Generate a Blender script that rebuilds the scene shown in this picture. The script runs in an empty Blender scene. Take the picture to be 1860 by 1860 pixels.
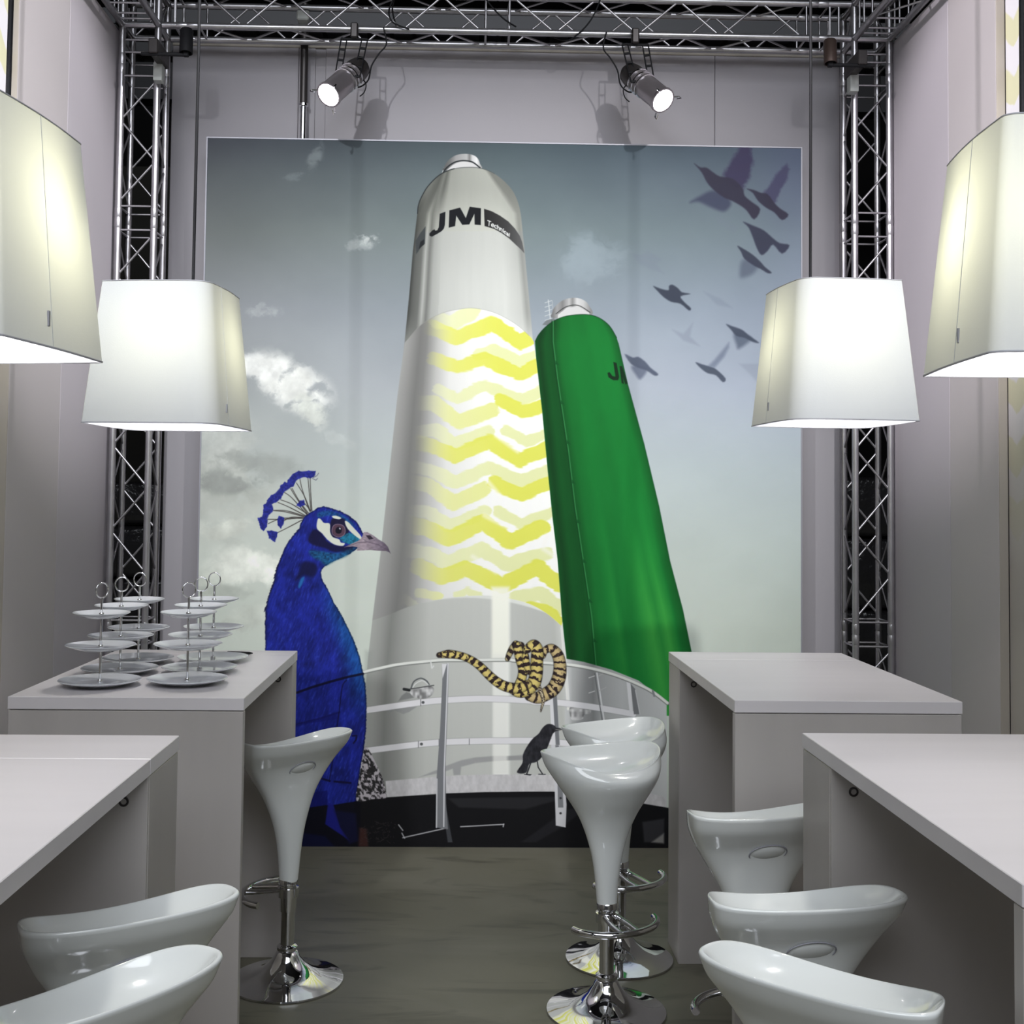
import bpy, bmesh, math, random
import numpy as np
from mathutils import Vector, Matrix, Euler
random.seed(3)
SC = bpy.context.scene
COL = SC.collection
PI = math.pi

# ------------------------------------------------------------------ camera
cam_d = bpy.data.cameras.new('camera')
cam = bpy.data.objects.new('camera', cam_d); COL.objects.link(cam)
SC.camera = cam
EYE = Vector((0, 0, 1.67))
_yaw, _pitch, _roll = .0225, .0421, .0108
_f = Vector((math.sin(_yaw)*math.cos(_pitch), math.cos(_yaw)*math.cos(_pitch), math.sin(_pitch)))
_r = Vector((math.cos(_yaw), -math.sin(_yaw), 0)); _u = _r.cross(_f)
_r2 = _r*math.cos(_roll)+_u*math.sin(_roll); _u2 = _u*math.cos(_roll)-_r*math.sin(_roll)
cam.matrix_world = Matrix(((_r2.x, _u2.x, -_f.x, EYE.x), (_r2.y, _u2.y, -_f.y, EYE.y), (_r2.z, _u2.z, -_f.z, EYE.z), (0, 0, 0, 1)))
cam_d.sensor_fit = 'HORIZONTAL'; cam_d.sensor_width = 36
cam_d.lens = 2150*36/1860
cam_d.shift_x = (930-895)/1860; cam_d.shift_y = -(930-821)/1860
cam_d.clip_start = .05; cam_d.clip_end = 60

# ------------------------------------------------------------------ light, world, exposure
SC.view_settings.view_transform = 'Standard'
SC.view_settings.look = 'None'
SC.view_settings.gamma = 1
SC.view_settings.use_curve_mapping = False
SC.view_settings.exposure = -.07
SC.cycles.use_denoising = True
SC.cycles.max_bounces = 8
SC.cycles.sample_clamp_indirect = 4
W = bpy.data.worlds.new('hall'); SC.world = W; W.use_nodes = True
W.node_tree.nodes['Background'].inputs[0].default_value = (.80, .84, .92, 1)
W.node_tree.nodes['Background'].inputs[1].default_value = .05

def light(name, kind, loc, energy, col=(1, 1, 1), aim=None, **k):
    d = bpy.data.lights.new(name, kind); d.energy = energy; d.color = col
    for a, v in k.items(): setattr(d, a, v)
    o = bpy.data.objects.new(name, d); COL.objects.link(o); o.location = loc
    if aim is not None:
        o.rotation_euler = (Vector(aim)-Vector(loc)).to_track_quat('-Z', 'Y').to_euler()
    return o

# floodlights on the front truss above and behind the camera: two for the printed wall, two crossing onto the side walls
light('front_spot', 'SPOT', (-1.55, 1.0, 5.1), 640, (.97, .985, 1), (-.25, 5.8, 2.1), spot_size=math.radians(41), spot_blend=.7, shadow_soft_size=.06)
light('front_spot', 'SPOT', (1.90, 1.0, 5.1), 640, (1, .985, .97), (.6, 5.8, 2.1), spot_size=math.radians(41), spot_blend=.7, shadow_soft_size=.06)
light('side_spot', 'SPOT', (1.35, 2.5, 5.0), 760, (.98, .96, 1), (-1.72, 4.7, 3.15), spot_size=math.radians(31), spot_blend=.7, shadow_soft_size=.06)
light('side_spot', 'SPOT', (-1.0, 2.5, 5.0), 760, (1, .94, 1), (2.08, 4.7, 3.15), spot_size=math.radians(31), spot_blend=.7, shadow_soft_size=.06)
# the exhibition hall's high ceiling lights in front of the booth
light('hall_light', 'AREA', (.2, -2.5, 5.6), 400, (.90, .94, 1), (.2, 2.5, .5), shape='RECTANGLE', size=6, size_y=4)

# ------------------------------------------------------------------ materials
def mat(name, col, rough=.5, metal=0., coat=0., spec=.5, noise=None, bump=None, emis=None):
    m = bpy.data.materials.new(name); m.use_nodes = True
    nt = m.node_tree; b = nt.nodes['Principled BSDF']
    b.inputs['Base Color'].default_value = (*col, 1)
    b.inputs['Roughness'].default_value = rough; b.inputs['Metallic'].default_value = metal
    b.inputs['Coat Weight'].default_value = coat; b.inputs['Coat Roughness'].default_value = .05
    b.inputs['Specular IOR Level'].default_value = spec
    tc = None
    if noise or bump:
        tc = nt.nodes.new('ShaderNodeTexCoord')
    if noise:                      # (scale xyz, amount, detail)
        mp = nt.nodes.new('ShaderNodeMapping'); mp.inputs['Scale'].default_value = noise[0]
        nt.links.new(tc.outputs['Object'], mp.inputs[0])
        n = nt.nodes.new('ShaderNodeTexNoise'); n.inputs['Scale'].default_value = 1; n.inputs['Detail'].default_value = noise[2]
        nt.links.new(mp.outputs[0], n.inputs['Vector'])
        r = nt.nodes.new('ShaderNodeValToRGB')
        r.color_ramp.elements[0].position = .3; r.color_ramp.elements[1].position = .7
        r.color_ramp.elements[0].color = (*[c*(1-noise[1]) for c in col], 1)
        r.color_ramp.elements[1].color = (*[min(1, c*(1+noise[1])) for c in col], 1)
        nt.links.new(n.outputs[0], r.inputs[0]); nt.links.new(r.outputs[0], b.inputs['Base Color'])
    if bump:                       # (scale, strength)
        n2 = nt.nodes.new('ShaderNodeTexNoise'); n2.inputs['Scale'].default_value = bump[0]; n2.inputs['Detail'].default_value = 4
        nt.links.new(tc.outputs['Object'], n2.inputs['Vector'])
        bp = nt.nodes.new('ShaderNodeBump'); bp.inputs['Strength'].default_value = bump[1]; bp.inputs['Distance'].default_value = .01
        nt.links.new(n2.outputs[0], bp.inputs['Height']); nt.links.new(bp.outputs[0], b.inputs['Normal'])
    if emis:
        b.inputs['Emission Color'].default_value = (*emis[0], 1); b.inputs['Emission Strength'].default_value = emis[1]
    return m

M_WALL = mat('grey_wall_fabric', (.34, .325, .35), .85, noise=((.7, .7, .25), .05, 2))
M_SIDE = mat('side_wall_fabric', (.46, .43, .46), .85, noise=((.5, .5, .2), .04, 2))
M_BEIGE = mat('beige_wall_fabric', (.455, .425, .43), .85, noise=((.5, .5, .2), .05, 2))
M_WALLEDGE = mat('panel_edge', (.33, .30, .26), .7)
M_ALU = mat('aluminium', (.50, .49, .51), .32, .9, noise=((9, 9, 9), .12, 3))
M_CHROME = mat('chrome', (.72, .72, .74), .05, 1.)
M_BLACK = mat('black_plastic', (.010, .010, .012), .6, spec=.2)
M_DARKMETAL = mat('dark_metal', (.05, .045, .045), .4, .6)
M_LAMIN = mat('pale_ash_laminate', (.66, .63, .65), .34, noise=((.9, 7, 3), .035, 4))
M_LAMINX = mat('pale_ash_laminate_shaded', (.43, .405, .39), .42, noise=((6, 6, .8), .05, 4))  # same laminate darkened: shade on legs and end panels put into the colour
M_SEAT = mat('white_glossy_plastic', (.76, .785, .775), .13, coat=.6)
M_PORC = mat('white_porcelain', (.66, .68, .72), .12, coat=.5)
M_GREYBOX = mat('pale_grey_plastic', (.45, .47, .45), .5)
M_FRAME = mat('panel_frame', (.30, .30, .34), .5, .3)
M_DARKHALL = mat('dark_hall', (.012, .011, .012), .9)
M_OLIVE = mat('olive_cloth', (.035, .033, .028), .9)
M_FILM = mat('dark_stretch_film', (.03, .028, .03), .18, coat=.6, bump=(14, 1.))
M_TAN = mat('tan_board', (.62, .42, .28), .7, noise=((3, 3, 3), .1, 3))
M_LENS = mat('lit_lens', (1, 1, 1), .3, emis=((1, .97, .99), 26))
M_BULB = mat('lit_bulb', (1, 1, 1), .3, emis=((1, .96, .82), 6))
M_TAG = mat('grey_tag', (.3, .3, .34), .6)
M_RIM = mat('shade_rim', (.42, .42, .46), .7)

def floor_mat():
    m = bpy.data.materials.new('worn_grey_floor'); m.use_nodes = True
    nt = m.node_tree; b = nt.nodes['Principled BSDF']; b.inputs['Roughness'].default_value = .42
    b.inputs['Specular IOR Level'].default_value = .35
    tc = nt.nodes.new('ShaderNodeTexCoord')
    def nz(scale, detail, dist=0.):
        mp = nt.nodes.new('ShaderNodeMapping'); mp.inputs['Scale'].default_value = scale; mp.inputs['Rotation'].default_value = (0, 0, .35)
        nt.links.new(tc.outputs['Object'], mp.inputs[0])
        n = nt.nodes.new('ShaderNodeTexNoise'); n.inputs['Scale'].default_value = 1; n.inputs['Detail'].default_value = detail; n.inputs['Distortion'].default_value = dist
        nt.links.new(mp.outputs[0], n.inputs['Vector']); return n
    a = nz((1.1, 2.0, 1), 6, .8); s = nz((1.3, 5.5, 1), 8, 2.6)
    r = nt.nodes.new('ShaderNodeValToRGB'); e = r.color_ramp.elements
    e[0].position = .32; e[0].color = (.138, .132, .097, 1); e[1].position = .72; e[1].color = (.198, .19, .152, 1)
    nt.links.new(a.outputs[0], r.inputs[0])
    r2 = nt.nodes.new('ShaderNodeValToRGB'); e = r2.color_ramp.elements
    e[0].position = .27; e[0].color = (.60, .60, .60, 1); e[1].position = .46; e[1].color = (1, 1, 1, 1)
    nt.links.new(s.outputs[0], r2.inputs[0])
    mx = nt.nodes.new('ShaderNodeMix'); mx.data_type = 'RGBA'; mx.blend_type = 'MULTIPLY'; mx.inputs[0].default_value = 1
    nt.links.new(r.outputs[0], mx.inputs[6]); nt.links.new(r2.outputs[0], mx.inputs[7]); nt.links.new(mx.outputs[2], b.inputs['Base Color'])
    return m
M_FLOOR = floor_mat()

def shade_mat():
    m = bpy.data.materials.new('white_shade_fabric'); m.use_nodes = True
    nt = m.node_tree; nt.nodes.clear()
    out = nt.nodes.new('ShaderNodeOutputMaterial')
    d = nt.nodes.new('ShaderNodeBsdfDiffuse'); t = nt.nodes.new('ShaderNodeBsdfTranslucent'); mx = nt.nodes.new('ShaderNodeMixShader')
    d.inputs[0].default_value = (.55, .57, .64, 1); t.inputs[0].default_value = (.87, .875, .63, 1); mx.inputs[0].default_value = .085
    tc = nt.nodes.new('ShaderNodeTexCoord'); n = nt.nodes.new('ShaderNodeTexNoise'); n.inputs['Scale'].default_value = 260
    bp = nt.nodes.new('ShaderNodeBump'); bp.inputs['Strength'].default_value = .12; bp.inputs['Distance'].default_value = .002
    nt.links.new(tc.outputs['Object'], n.inputs['Vector']); nt.links.new(n.outputs[0], bp.inputs['Height']); nt.links.new(bp.outputs[0], d.inputs['Normal'])
    nt.links.new(d.outputs[0], mx.inputs[1]); nt.links.new(t.outputs[0], mx.inputs[2]); nt.links.new(mx.outputs[0], out.inputs[0])
    return m
M_SHADE = shade_mat()

def chevron_mat():
    # printed side-wall cloth: broad pale zigzag bands, strong above, fading to plain beige below
    m = bpy.data.materials.new('zigzag_wall_print'); m.use_nodes = True
    nt = m.node_tree; b = nt.nodes['Principled BSDF']; b.inputs['Roughness'].default_value = .85
    tc = nt.nodes.new('ShaderNodeTexCoord'); sx = nt.nodes.new('ShaderNodeSeparateXYZ'); nt.links.new(tc.outputs['Object'], sx.inputs[0])
    def mth(op, a, b_=None, c=None):
        n = nt.nodes.new('ShaderNodeMath'); n.operation = op
        for i, v in enumerate((a, b_, c)):
            if v is None: continue
            if isinstance(v, (int, float)): n.inputs[i].default_value = v
            else: nt.links.new(v, n.inputs[i])
        return n.outputs[0]
    tri = mth('PINGPONG', sx.outputs['Y'], .30)
    nz = nt.nodes.new('ShaderNodeTexNoise'); nz.inputs['Scale'].default_value = 7
    nt.links.new(tc.outputs['Object'], nz.inputs['Vector'])
    h = mth('ADD', mth('MULTIPLY_ADD', tri, .7, sx.outputs['Z']), mth('MULTIPLY', nz.outputs[0], .09))
    wv = mth('SINE', mth('MULTIPLY', h, 2*PI/.24))
    r = nt.nodes.new('ShaderNodeValToRGB'); e = r.color_ramp.elements
    e[0].position = .42; e[0].color = (.64, .63, .42, 1); e[1].position = .56; e[1].color = (.72, .71, .74, 1)
    nt.links.new(mth('MULTIPLY_ADD', wv, .5, .5), r.inputs[0])
    r2 = nt.nodes.new('ShaderNodeValToRGB'); e = r2.color_ramp.elements
    e[0].position = .36; e[0].color = (0, 0, 0, 1); e[1].position = .62; e[1].color = (1, 1, 1, 1)
    nt.links.new(mth('DIVIDE', sx.outputs['Z'], 4.), r2.inputs[0])
    mx = nt.nodes.new('ShaderNodeMix'); mx.data_type = 'RGBA'
    nt.links.new(r2.outputs[0], mx.inputs[0]); mx.inputs[6].default_value = (.40, .37, .34, 1); nt.links.new(r.outputs[0], mx.inputs[7])
    nt.links.new(mx.outputs[2], b.inputs['Base Color'])
    return m
M_CHEV = chevron_mat()

# ------------------------------------------------------------------ helpers
def tag(o, label=None, cat=None, group=None, kind=None):
    if label: o['label'] = label
    if cat: o['category'] = cat
    if group: o['group'] = group
    if kind: o['kind'] = kind
    return o

def empty(name, loc=(0, 0, 0), rz=0., label=None, cat=None, group=None, kind=None):
    o = bpy.data.objects.new(name, None); COL.objects.link(o)
    o.location = loc; o.rotation_euler = (0, 0, rz); o.empty_display_size = .1
    return tag(o, label, cat, group, kind)

def add(name, bm, m, parent=None, smooth=False, loc=None, label=None):
    me = bpy.data.meshes.new(name)
    bmesh.ops.recalc_face_normals(bm, faces=bm.faces)
    bm.to_mesh(me); bm.free()
    if smooth:
        for p in me.polygons: p.use_smooth = True
        if smooth != 'all': me.set_sharp_from_angle(angle=math.radians(smooth if isinstance(smooth, (int, float)) and smooth > 1 else 40))
    me.materials.append(m)
    o = bpy.data.objects.new(name, me); COL.objects.link(o)
    if parent is not None: o.parent = parent
    if loc: o.location = loc
    if label: o['label'] = label
    return o

def share(name, src, parent, mtx=None, loc=None):
    o = bpy.data.objects.new(name, src.data if isinstance(src, bpy.types.Object) else src); COL.objects.link(o)
    o.parent = parent
    if mtx is not None: o.matrix_local = mtx
    if loc: o.location = loc
    return o

def box(x0, x1, y0, y1, z0, z1, bev=0., bm=None, seg=1):
    b = bm or bmesh.new()
    vs = [b.verts.new((x, y, z)) for x in (x0, x1) for y in (y0, y1) for z in (z0, z1)]
    fs = [b.faces.new([vs[i] for i in q]) for q in ((0, 1, 3, 2), (4, 6, 7, 5), (0, 4, 5, 1), (2, 3, 7, 6), (0, 2, 6, 4), (1, 5, 7, 3))]
    if bev:
        ed = list({e for f in fs for e in f.edges})
        bmesh.ops.bevel(b, geom=ed, offset=bev, segments=seg, affect='EDGES', profile=.6)
    return b

def ring_pts(c, n, u, v, r, seg):
    return [c+u*(math.cos(2*PI*i/seg)*r)+v*(math.sin(2*PI*i/seg)*r) for i in range(seg)]

def tube(pts, r, seg=12, bm=None, caps=True, closed=False):
    b = bm or bmesh.new(); P = [Vector(p) for p in pts]; N = len(P); rings = []
    up = None
    for i, p in enumerate(P):
        if closed: t = (P[(i+1) % N]-P[i-1])
        else: t = P[min(i+1, N-1)]-P[max(i-1, 0)]
        t.normalize()
        if up is None: up = t.orthogonal().normalized()
        u = (up-t*up.dot(t)).normalized(); up = u; v = t.cross(u)
        rr = r[i] if isinstance(r, (list, tuple)) else r
        rings.append([b.verts.new(q) for q in ring_pts(p, t, u, v, rr, seg)])
    M_ = N if closed else N-1
    for i in range(M_):
        A, B_ = rings[i], rings[(i+1) % N]
        for j in range(seg): b.faces.new((A[j], A[(j+1) % seg], B_[(j+1) % seg], B_[j]))
    if caps and not closed: b.faces.new(rings[0]); b.faces.new(rings[-1][::-1])
    return b

def lathe(prof, seg=48, bm=None, axis='Z', cap=False):
    b = bm or bmesh.new(); rings = []
    for r, z in prof:
        if r < 1e-6: rings.append([b.verts.new((0, 0, z))])
        else: rings.append([b.verts.new((r*math.cos(2*PI*i/seg), r*math.sin(2*PI*i/seg), z)) for i in range(seg)])
    for A, B_ in zip(rings, rings[1:]):
        for j in range(seg):
            k = (j+1) % seg
            if len(A) == 1 and len(B_) > 1: b.faces.new((A[0], B_[k], B_[j]))
            elif len(B_) == 1 and len(A) > 1: b.faces.new((A[j], A[k], B_[0]))
            elif len(A) > 1: b.faces.new((A[j], A[k], B_[k], B_[j]))
    if cap:
        if len(rings[0]) > 1: b.faces.new(rings[0][::-1])
        if len(rings[-1]) > 1: b.faces.new(rings[-1])
    return b

def along(a, b_):
    # matrix that lays a unit +Z mesh of length |b-a| from a to b
    a = Vector(a); b_ = Vector(b_); d = b_-a
    q = Vector((0, 0, 1)).rotation_difference(d.normalized())
    return Matrix.Translation(a) @ q.to_matrix().to_4x4()

def catmull(P, n):
    P = [Vector(p) for p in P]; out = []
    for i in range(len(P)-1):
        p0, p1, p2, p3 = P[max(i-1, 0)], P[i], P[i+1], P[min(i+2, len(P)-1)]
        for k in range(n):
            t = k/n
            out.append(.5*((2*p1)+(-p0+p2)*t+(2*p0-5*p1+4*p2-p3)*t*t+(-p0+3*p1-3*p2+p3)*t**3))
    out.append(P[-1]); return out
# ------------------------------------------------------------------ the printed picture on the back wall panel
# The print is worked out here in code: every canvas texel gets its place (GX, GY) on the print's own
# drawing grid, and shapes are filled in with soft edges.
def paint_mural(W=1350, H=1580):
    rng = np.random.RandomState(7)
    # drawing grid of the print: corner positions of the canvas (top-left, top-right, bottom-right, bottom-left)
    src = np.array(MURAL_CORNERS, float)
    dst = np.array([(0, 0), (1, 0), (1, 1), (0, 1)], float)
    A = []; b = []
    for (u, v), (x, y) in zip(dst, src):
        A.append([u, v, 1, 0, 0, 0, -u*x, -v*x]); b.append(x)
        A.append([0, 0, 0, u, v, 1, -u*y, -v*y]); b.append(y)
    h = np.append(np.linalg.solve(np.array(A), np.array(b)), 1).reshape(3, 3)
    uu, vv = np.meshgrid((np.arange(W)+.5)/W, (np.arange(H)+.5)/H)
    den = h[2, 0]*uu+h[2, 1]*vv+h[2, 2]
    GX = ((h[0, 0]*uu+h[0, 1]*vv+h[0, 2])/den).astype(np.float32)
    GY = ((h[1, 0]*uu+h[1, 1]*vv+h[1, 2])/den).astype(np.float32)
    hi = np.linalg.inv(h)

    def to_cell(pts):
        p = np.c_[np.asarray(pts, float), np.ones(len(pts))] @ hi.T
        return p[:, :2]/p[:, 2:]*np.array([W, H])

    def sm(a, lo, hi_):
        t = np.clip((a-lo)/(hi_-lo), 0, 1); return t*t*(3-2*t)

    def vnoise(gx, gy, seed):
        r = np.random.RandomState(seed).rand(257, 257).astype(np.float32)
        xi = np.floor(gx).astype(int); yi = np.floor(gy).astype(int)
        fx = gx-xi; fy = gy-yi; fx = fx*fx*(3-2*fx); fy = fy*fy*(3-2*fy)
        x0 = xi % 256; y0 = yi % 256; x1 = (x0+1) % 256; y1 = (y0+1) % 256
        return (r[y0, x0]*(1-fx)+r[y0, x1]*fx)*(1-fy)+(r[y1, x0]*(1-fx)+r[y1, x1]*fx)*fy

    def fbm(gx, gy, seed, n=5):
        s = 0; a = .5; t = 0
        for k in range(n):
            s = s+a*vnoise(gx*2**k, gy*2**k, seed+k); t += a; a *= .55
        return s/t

    def C(ox, oy, s, pts):
        return [(ox+x/s, oy+y/s) for x, y in pts]

    def smooth(pts, closed=True, n=6):
        P = np.array(pts, float); N = len(P); out = []
        for i in range(N if closed else N-1):
            if closed: p0, p1, p2, p3 = P[i-1], P[i], P[(i+1) % N], P[(i+2) % N]
            else: p0, p1, p2, p3 = P[max(i-1, 0)], P[i], P[i+1], P[min(i+2, N-1)]
            for t in np.arange(n)/n:
                out.append(.5*((2*p1)+(-p0+p2)*t+(2*p0-5*p1+4*p2-p3)*t*t+(-p0+3*p1-3*p2+p3)*t**3))
        if not closed: out.append(P[-1])
        return [tuple(q) for q in out]

    def window(pts, pad):
        c = to_cell(pts)
        k = 1.35
        x0 = int(max(0, c[:, 0].min()-pad*k-2)); x1 = int(min(W, c[:, 0].max()+pad*k+3))
        y0 = int(max(0, c[:, 1].min()-pad*k-2)); y1 = int(min(H, c[:, 1].max()+pad*k+3))
        return slice(y0, max(y1, y0+1)), slice(x0, max(x1, x0+1))

    def dist_seg(x, y, a, b_):
        dx, dy = b_[0]-a[0], b_[1]-a[1]
        L = dx*dx+dy*dy+1e-9
        t = np.clip(((x-a[0])*dx+(y-a[1])*dy)/L, 0, 1)
        return np.hypot(x-a[0]-t*dx, y-a[1]-t*dy), t

    def cover(pts, soft=.6, jag=None):
        w = window(pts, soft*2+(jag[0] if jag else 0)+1)
        x = GX[w]; y = GY[w]
        if jag:
            n = fbm(x/jag[1], y/jag[2] if len(jag) > 2 else y/jag[1], 91, 3)-.5
            x = x+jag[0]*2*n; y = y+jag[0]*2*(fbm(x/jag[1]+9, y/jag[1]+5, 47, 3)-.5)
        ins = np.zeros(x.shape, bool); d = np.full(x.shape, 1e9, np.float32)
        N = len(pts)
        for i in range(N):
            a = pts[i]; b_ = pts[(i+1) % N]
            if a[1] != b_[1]:
                c = ((a[1] > y) != (b_[1] > y)) & (x < (b_[0]-a[0])*(y-a[1])/(b_[1]-a[1])+a[0])
                ins ^= c
            d = np.minimum(d, dist_seg(x, y, a, b_)[0])
        sd = np.where(ins, d, -d)
        return w, sm(sd, -soft, soft), sd

    img = np.zeros((H, W, 3), np.float32)

    def put(w, a, col):
        a = a[..., None]
        col = np.asarray(col, np.float32)
        img[w] = img[w]*(1-a)+col*a

    def poly(pts, col, soft=.6, al=1, jag=None, sub=None):
        w, a, sd = cover(pts, soft, jag)
        if sub is not None: a = a*sub[w]
        put(w, a*al, col(w, sd) if callable(col) else col)

    def stroke(pts, wd, col, soft=.6, al=1, sub=None):
        wds = np.broadcast_to(np.asarray(wd, float), (len(pts),))
        w = window(pts, float(max(wds))+soft)
        x = GX[w]; y = GY[w]; m = np.full(x.shape, -1e9, np.float32)
        for i in range(len(pts)-1):
            d, t = dist_seg(x, y, pts[i], pts[i+1])
            m = np.maximum(m, (wds[i]*(1-t)+wds[i+1]*t)/2-d)
        a = sm(m, -soft, soft)
        if sub is not None: a = a*sub[w]
        put(w, a*al, col)

    ALL = (slice(0, H), slice(0, W))
    # ---- sky
    ys = [255, 320, 420, 560, 700, 850, 1000, 1150, 1300]
    L = [(88, 92, 100), (106, 112, 115), (124, 130, 129), (148, 152, 156), (166, 171, 171), (186, 192, 187), (206, 213, 204), (208, 216, 206), (208, 216, 206)]
    M = [(84, 98, 104), (108, 122, 127), (128, 142, 144), (150, 160, 168), (178, 184, 192), (190, 200, 200), (206, 214, 206), (212, 220, 210), (212, 220, 210)]
    R = [(92, 106, 124), (112, 126, 142), (132, 148, 158), (152, 164, 180), (174, 184, 200), (190, 202, 206), (198, 210, 206), (200, 210, 200), (200, 210, 200)]
    col = []
    for cset in (L, M, R):
        col.append(np.stack([np.interp(GY, ys, [c[k] for c in cset]) for k in range(3)], -1))
    t = np.clip((GX-380)/1060, 0, 1)[..., None]
    img[:] = np.where(t < .5, col[0]*(1-2*t)+col[1]*2*t, col[1]*(2-2*t)+col[2]*(2*t-1))
    # right edge of the sky is a little bluer and darker towards the top
    n = fbm(GX/150, GY/110, 3, 4)-.5
    img += (n*14)[..., None]
    img *= (1-.13*sm(-GY, -620, -300))[..., None]  # upper sky darkened: weaker light at the panel's top painted into the print
    put(ALL, sm(GX, 1330, 1460)*sm(-GY, -650, -300)*.25, (110, 112, 150))

    def cloud(cx, cy, rx, ry, rot, col, al, thr=.42, sc=38, seed=20):
        w = window([(cx-rx*1.7, cy-ry*1.7), (cx+rx*1.7, cy+ry*1.7)], 4)
        x = GX[w]-cx; y = GY[w]-cy
        c, s = math.cos(rot), math.sin(rot)
        xr = (x*c+y*s)/rx; yr = (-x*s+y*c)/ry
        wx = fbm(GX[w]/sc*1.7+3, GY[w]/sc*1.7, seed+9, 4)-.5
        f = fbm(GX[w]/sc+wx*1.6, GY[w]/sc*1.25-wx*1.3, seed, 6)
        e = 1-np.sqrt(xr*xr+yr*yr)
        a = sm(f+e*.42, thr, thr+.34)*sm(e, -.35, .45)
        sh = fbm(GX[w]/sc*1.4+7, GY[w]/sc*1.4+3, seed+4, 5)
        colr = np.asarray(col, np.float32)*(.84+.3*sh)[..., None]
        put(w, np.clip(a*al, 0, 1), colr)

    cloud(400, 900, 120, 120, .2, (196, 200, 192), .7, .45, 60, 21)
    cloud(385, 800, 80, 75, 0, (204, 208, 202), .8, .47, 42, 22)
    cloud(455, 840, 110, 26, .15, (150, 154, 150), .55, .45, 50, 63)
    cloud(410, 875, 90, 26, .1, (142, 146, 143), .6, .42, 40, 64)
    cloud(525, 695, 84, 44, .5, (246, 248, 243), 1, .41, 34, 25)
    cloud(480, 668, 60, 24, .15, (248, 250, 246), 1, .40, 28, 26)
    cloud(560, 745, 42, 30, .9, (222, 226, 218), .9, .45, 28, 27)
    cloud(620, 800, 60, 14, .4, (206, 212, 208), .3, .45, 30, 28)
    cloud(405, 960, 70, 22, -.15, (222, 226, 216), .8, .45, 36, 29)
    cloud(455, 1035, 95, 50, -.1, (244, 248, 238), 1, .42, 46, 30)
    cloud(380, 1085, 60, 50, 0, (226, 232, 220), .7, .45, 46, 31)
    cloud(440, 1130, 70, 34, -.4, (214, 220, 210), .8, .42, 40, 32)
    cloud(405, 1075, 70, 14, .1, (176, 182, 174), .6, .45, 34, 37)
    cloud(668, 435, 24, 20, 0, (205, 210, 208), .8, .5, 16, 33)
    cloud(655, 445, 34, 14, 0, (180, 186, 186), .5, .5, 20, 34)
    cloud(478, 565, 34, 16, 0, (190, 194, 196), .5, .47, 16, 35)
    cloud(572, 285, 15, 36, .35, (140, 148, 150), .55, .45, 30, 36)
    cloud(535, 322, 26, 9, -.2, (134, 142, 146), .4, .45, 20, 38)
    cloud(1090, 470, 90, 60, 0, (176, 190, 200), .35, .45, 70, 39)

    # ---- birds in the upper right (soft, some very faint)
    B = lambda p: C(1120, 260, 4.0435, p)
    dark = (58, 56, 72); mid = (78, 84, 100)
    faint = [([(105, 810), (180, 820), (230, 790), (330, 850), (290, 890), (350, 960), (240, 920), (170, 890)], .3),
             ([(640, 1090), (760, 1140), (850, 1210), (740, 1190)], .28),
             ([(410, 1370), (490, 1400), (560, 1320), (540, 1420), (610, 1490), (490, 1450)], .3),
             ([(900, 1620), (1060, 1620), (1030, 1750)], .22), ([(720, 530), (900, 620), (860, 660), (760, 600)], .22)]
    for p, al in faint: poly(B(p), (118, 126, 142), 3.5, al)
    poly(smooth(B([(540, 435), (620, 385), (700, 350), (790, 370), (840, 440), (810, 490), (770, 500), (690, 470), (600, 430)]), n=4), (66, 70, 92), 5, .85)
    poly(B([(780, 235), (820, 170), (870, 80), (915, 20), (985, 10), (990, 90), (1010, 130), (985, 190), (975, 260), (930, 330), (860, 330)]), (62, 56, 84), 5, .85, (3, 5))
    poly(smooth(B([(570, 150), (615, 178), (660, 180), (710, 215), (760, 245), (850, 260), (925, 330), (940, 385), (990, 430), (1055, 485), (1010, 560), (960, 500), (920, 465), (850, 425), (790, 400), (720, 350), (665, 290), (625, 215)]), n=3), dark, 2, .97)
    poly(B([(1080, 365), (1125, 310), (1170, 230), (1250, 150), (1268, 190), (1250, 270), (1205, 340), (1165, 440), (1120, 440)]), (72, 70, 98), 3.5, .85, (2, 4))
    poly(smooth(B([(955, 335), (1010, 345), (1060, 365), (1110, 375), (1160, 440), (1200, 480), (1262, 525), (1215, 565), (1160, 510), (1100, 475), (1040, 425), (1000, 365)]), n=3), dark, 1.8, .97)
    poly(smooth(B([(930, 578), (1000, 605), (1080, 640), (1150, 700), (1200, 735), (1270, 750), (1215, 812), (1150, 745), (1110, 790), (1065, 822), (1030, 770), (1000, 690), (970, 620)]), n=3), (60, 62, 80), 2, .95)
    poly(smooth(B([(915, 990), (905, 930), (925, 860), (1000, 850), (1040, 900), (1000, 960)]), n=3), (88, 96, 114), 6, .7)
    poly(smooth(B([(888, 755), (930, 775), (1000, 820), (1055, 870), (1090, 910), (1138, 950), (1110, 955), (1060, 925), (1010, 900), (940, 850), (915, 800)]), n=3), (62, 66, 82), 1.8, .95)
    poly(smooth(B([(270, 1050), (320, 1068), (380, 1080), (385, 1050), (410, 1040), (450, 1065), (480, 1095), (540, 1108), (470, 1125), (500, 1170), (545, 1212), (530, 1228), (470, 1180), (400, 1165), (345, 1130), (300, 1085)]), n=3), (60, 66, 80), 1.8, .95)
    poly(smooth(B([(862, 1400), (950, 1410), (990, 1440), (900, 1510), (880, 1480)]), n=3), (88, 98, 116), 5, .8)
    poly(smooth(B([(805, 1330), (850, 1345), (920, 1370), (970, 1410), (1045, 1465), (1000, 1460), (940, 1430), (880, 1415), (840, 1370)]), n=3), (72, 80, 96), 2, .95)
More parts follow.
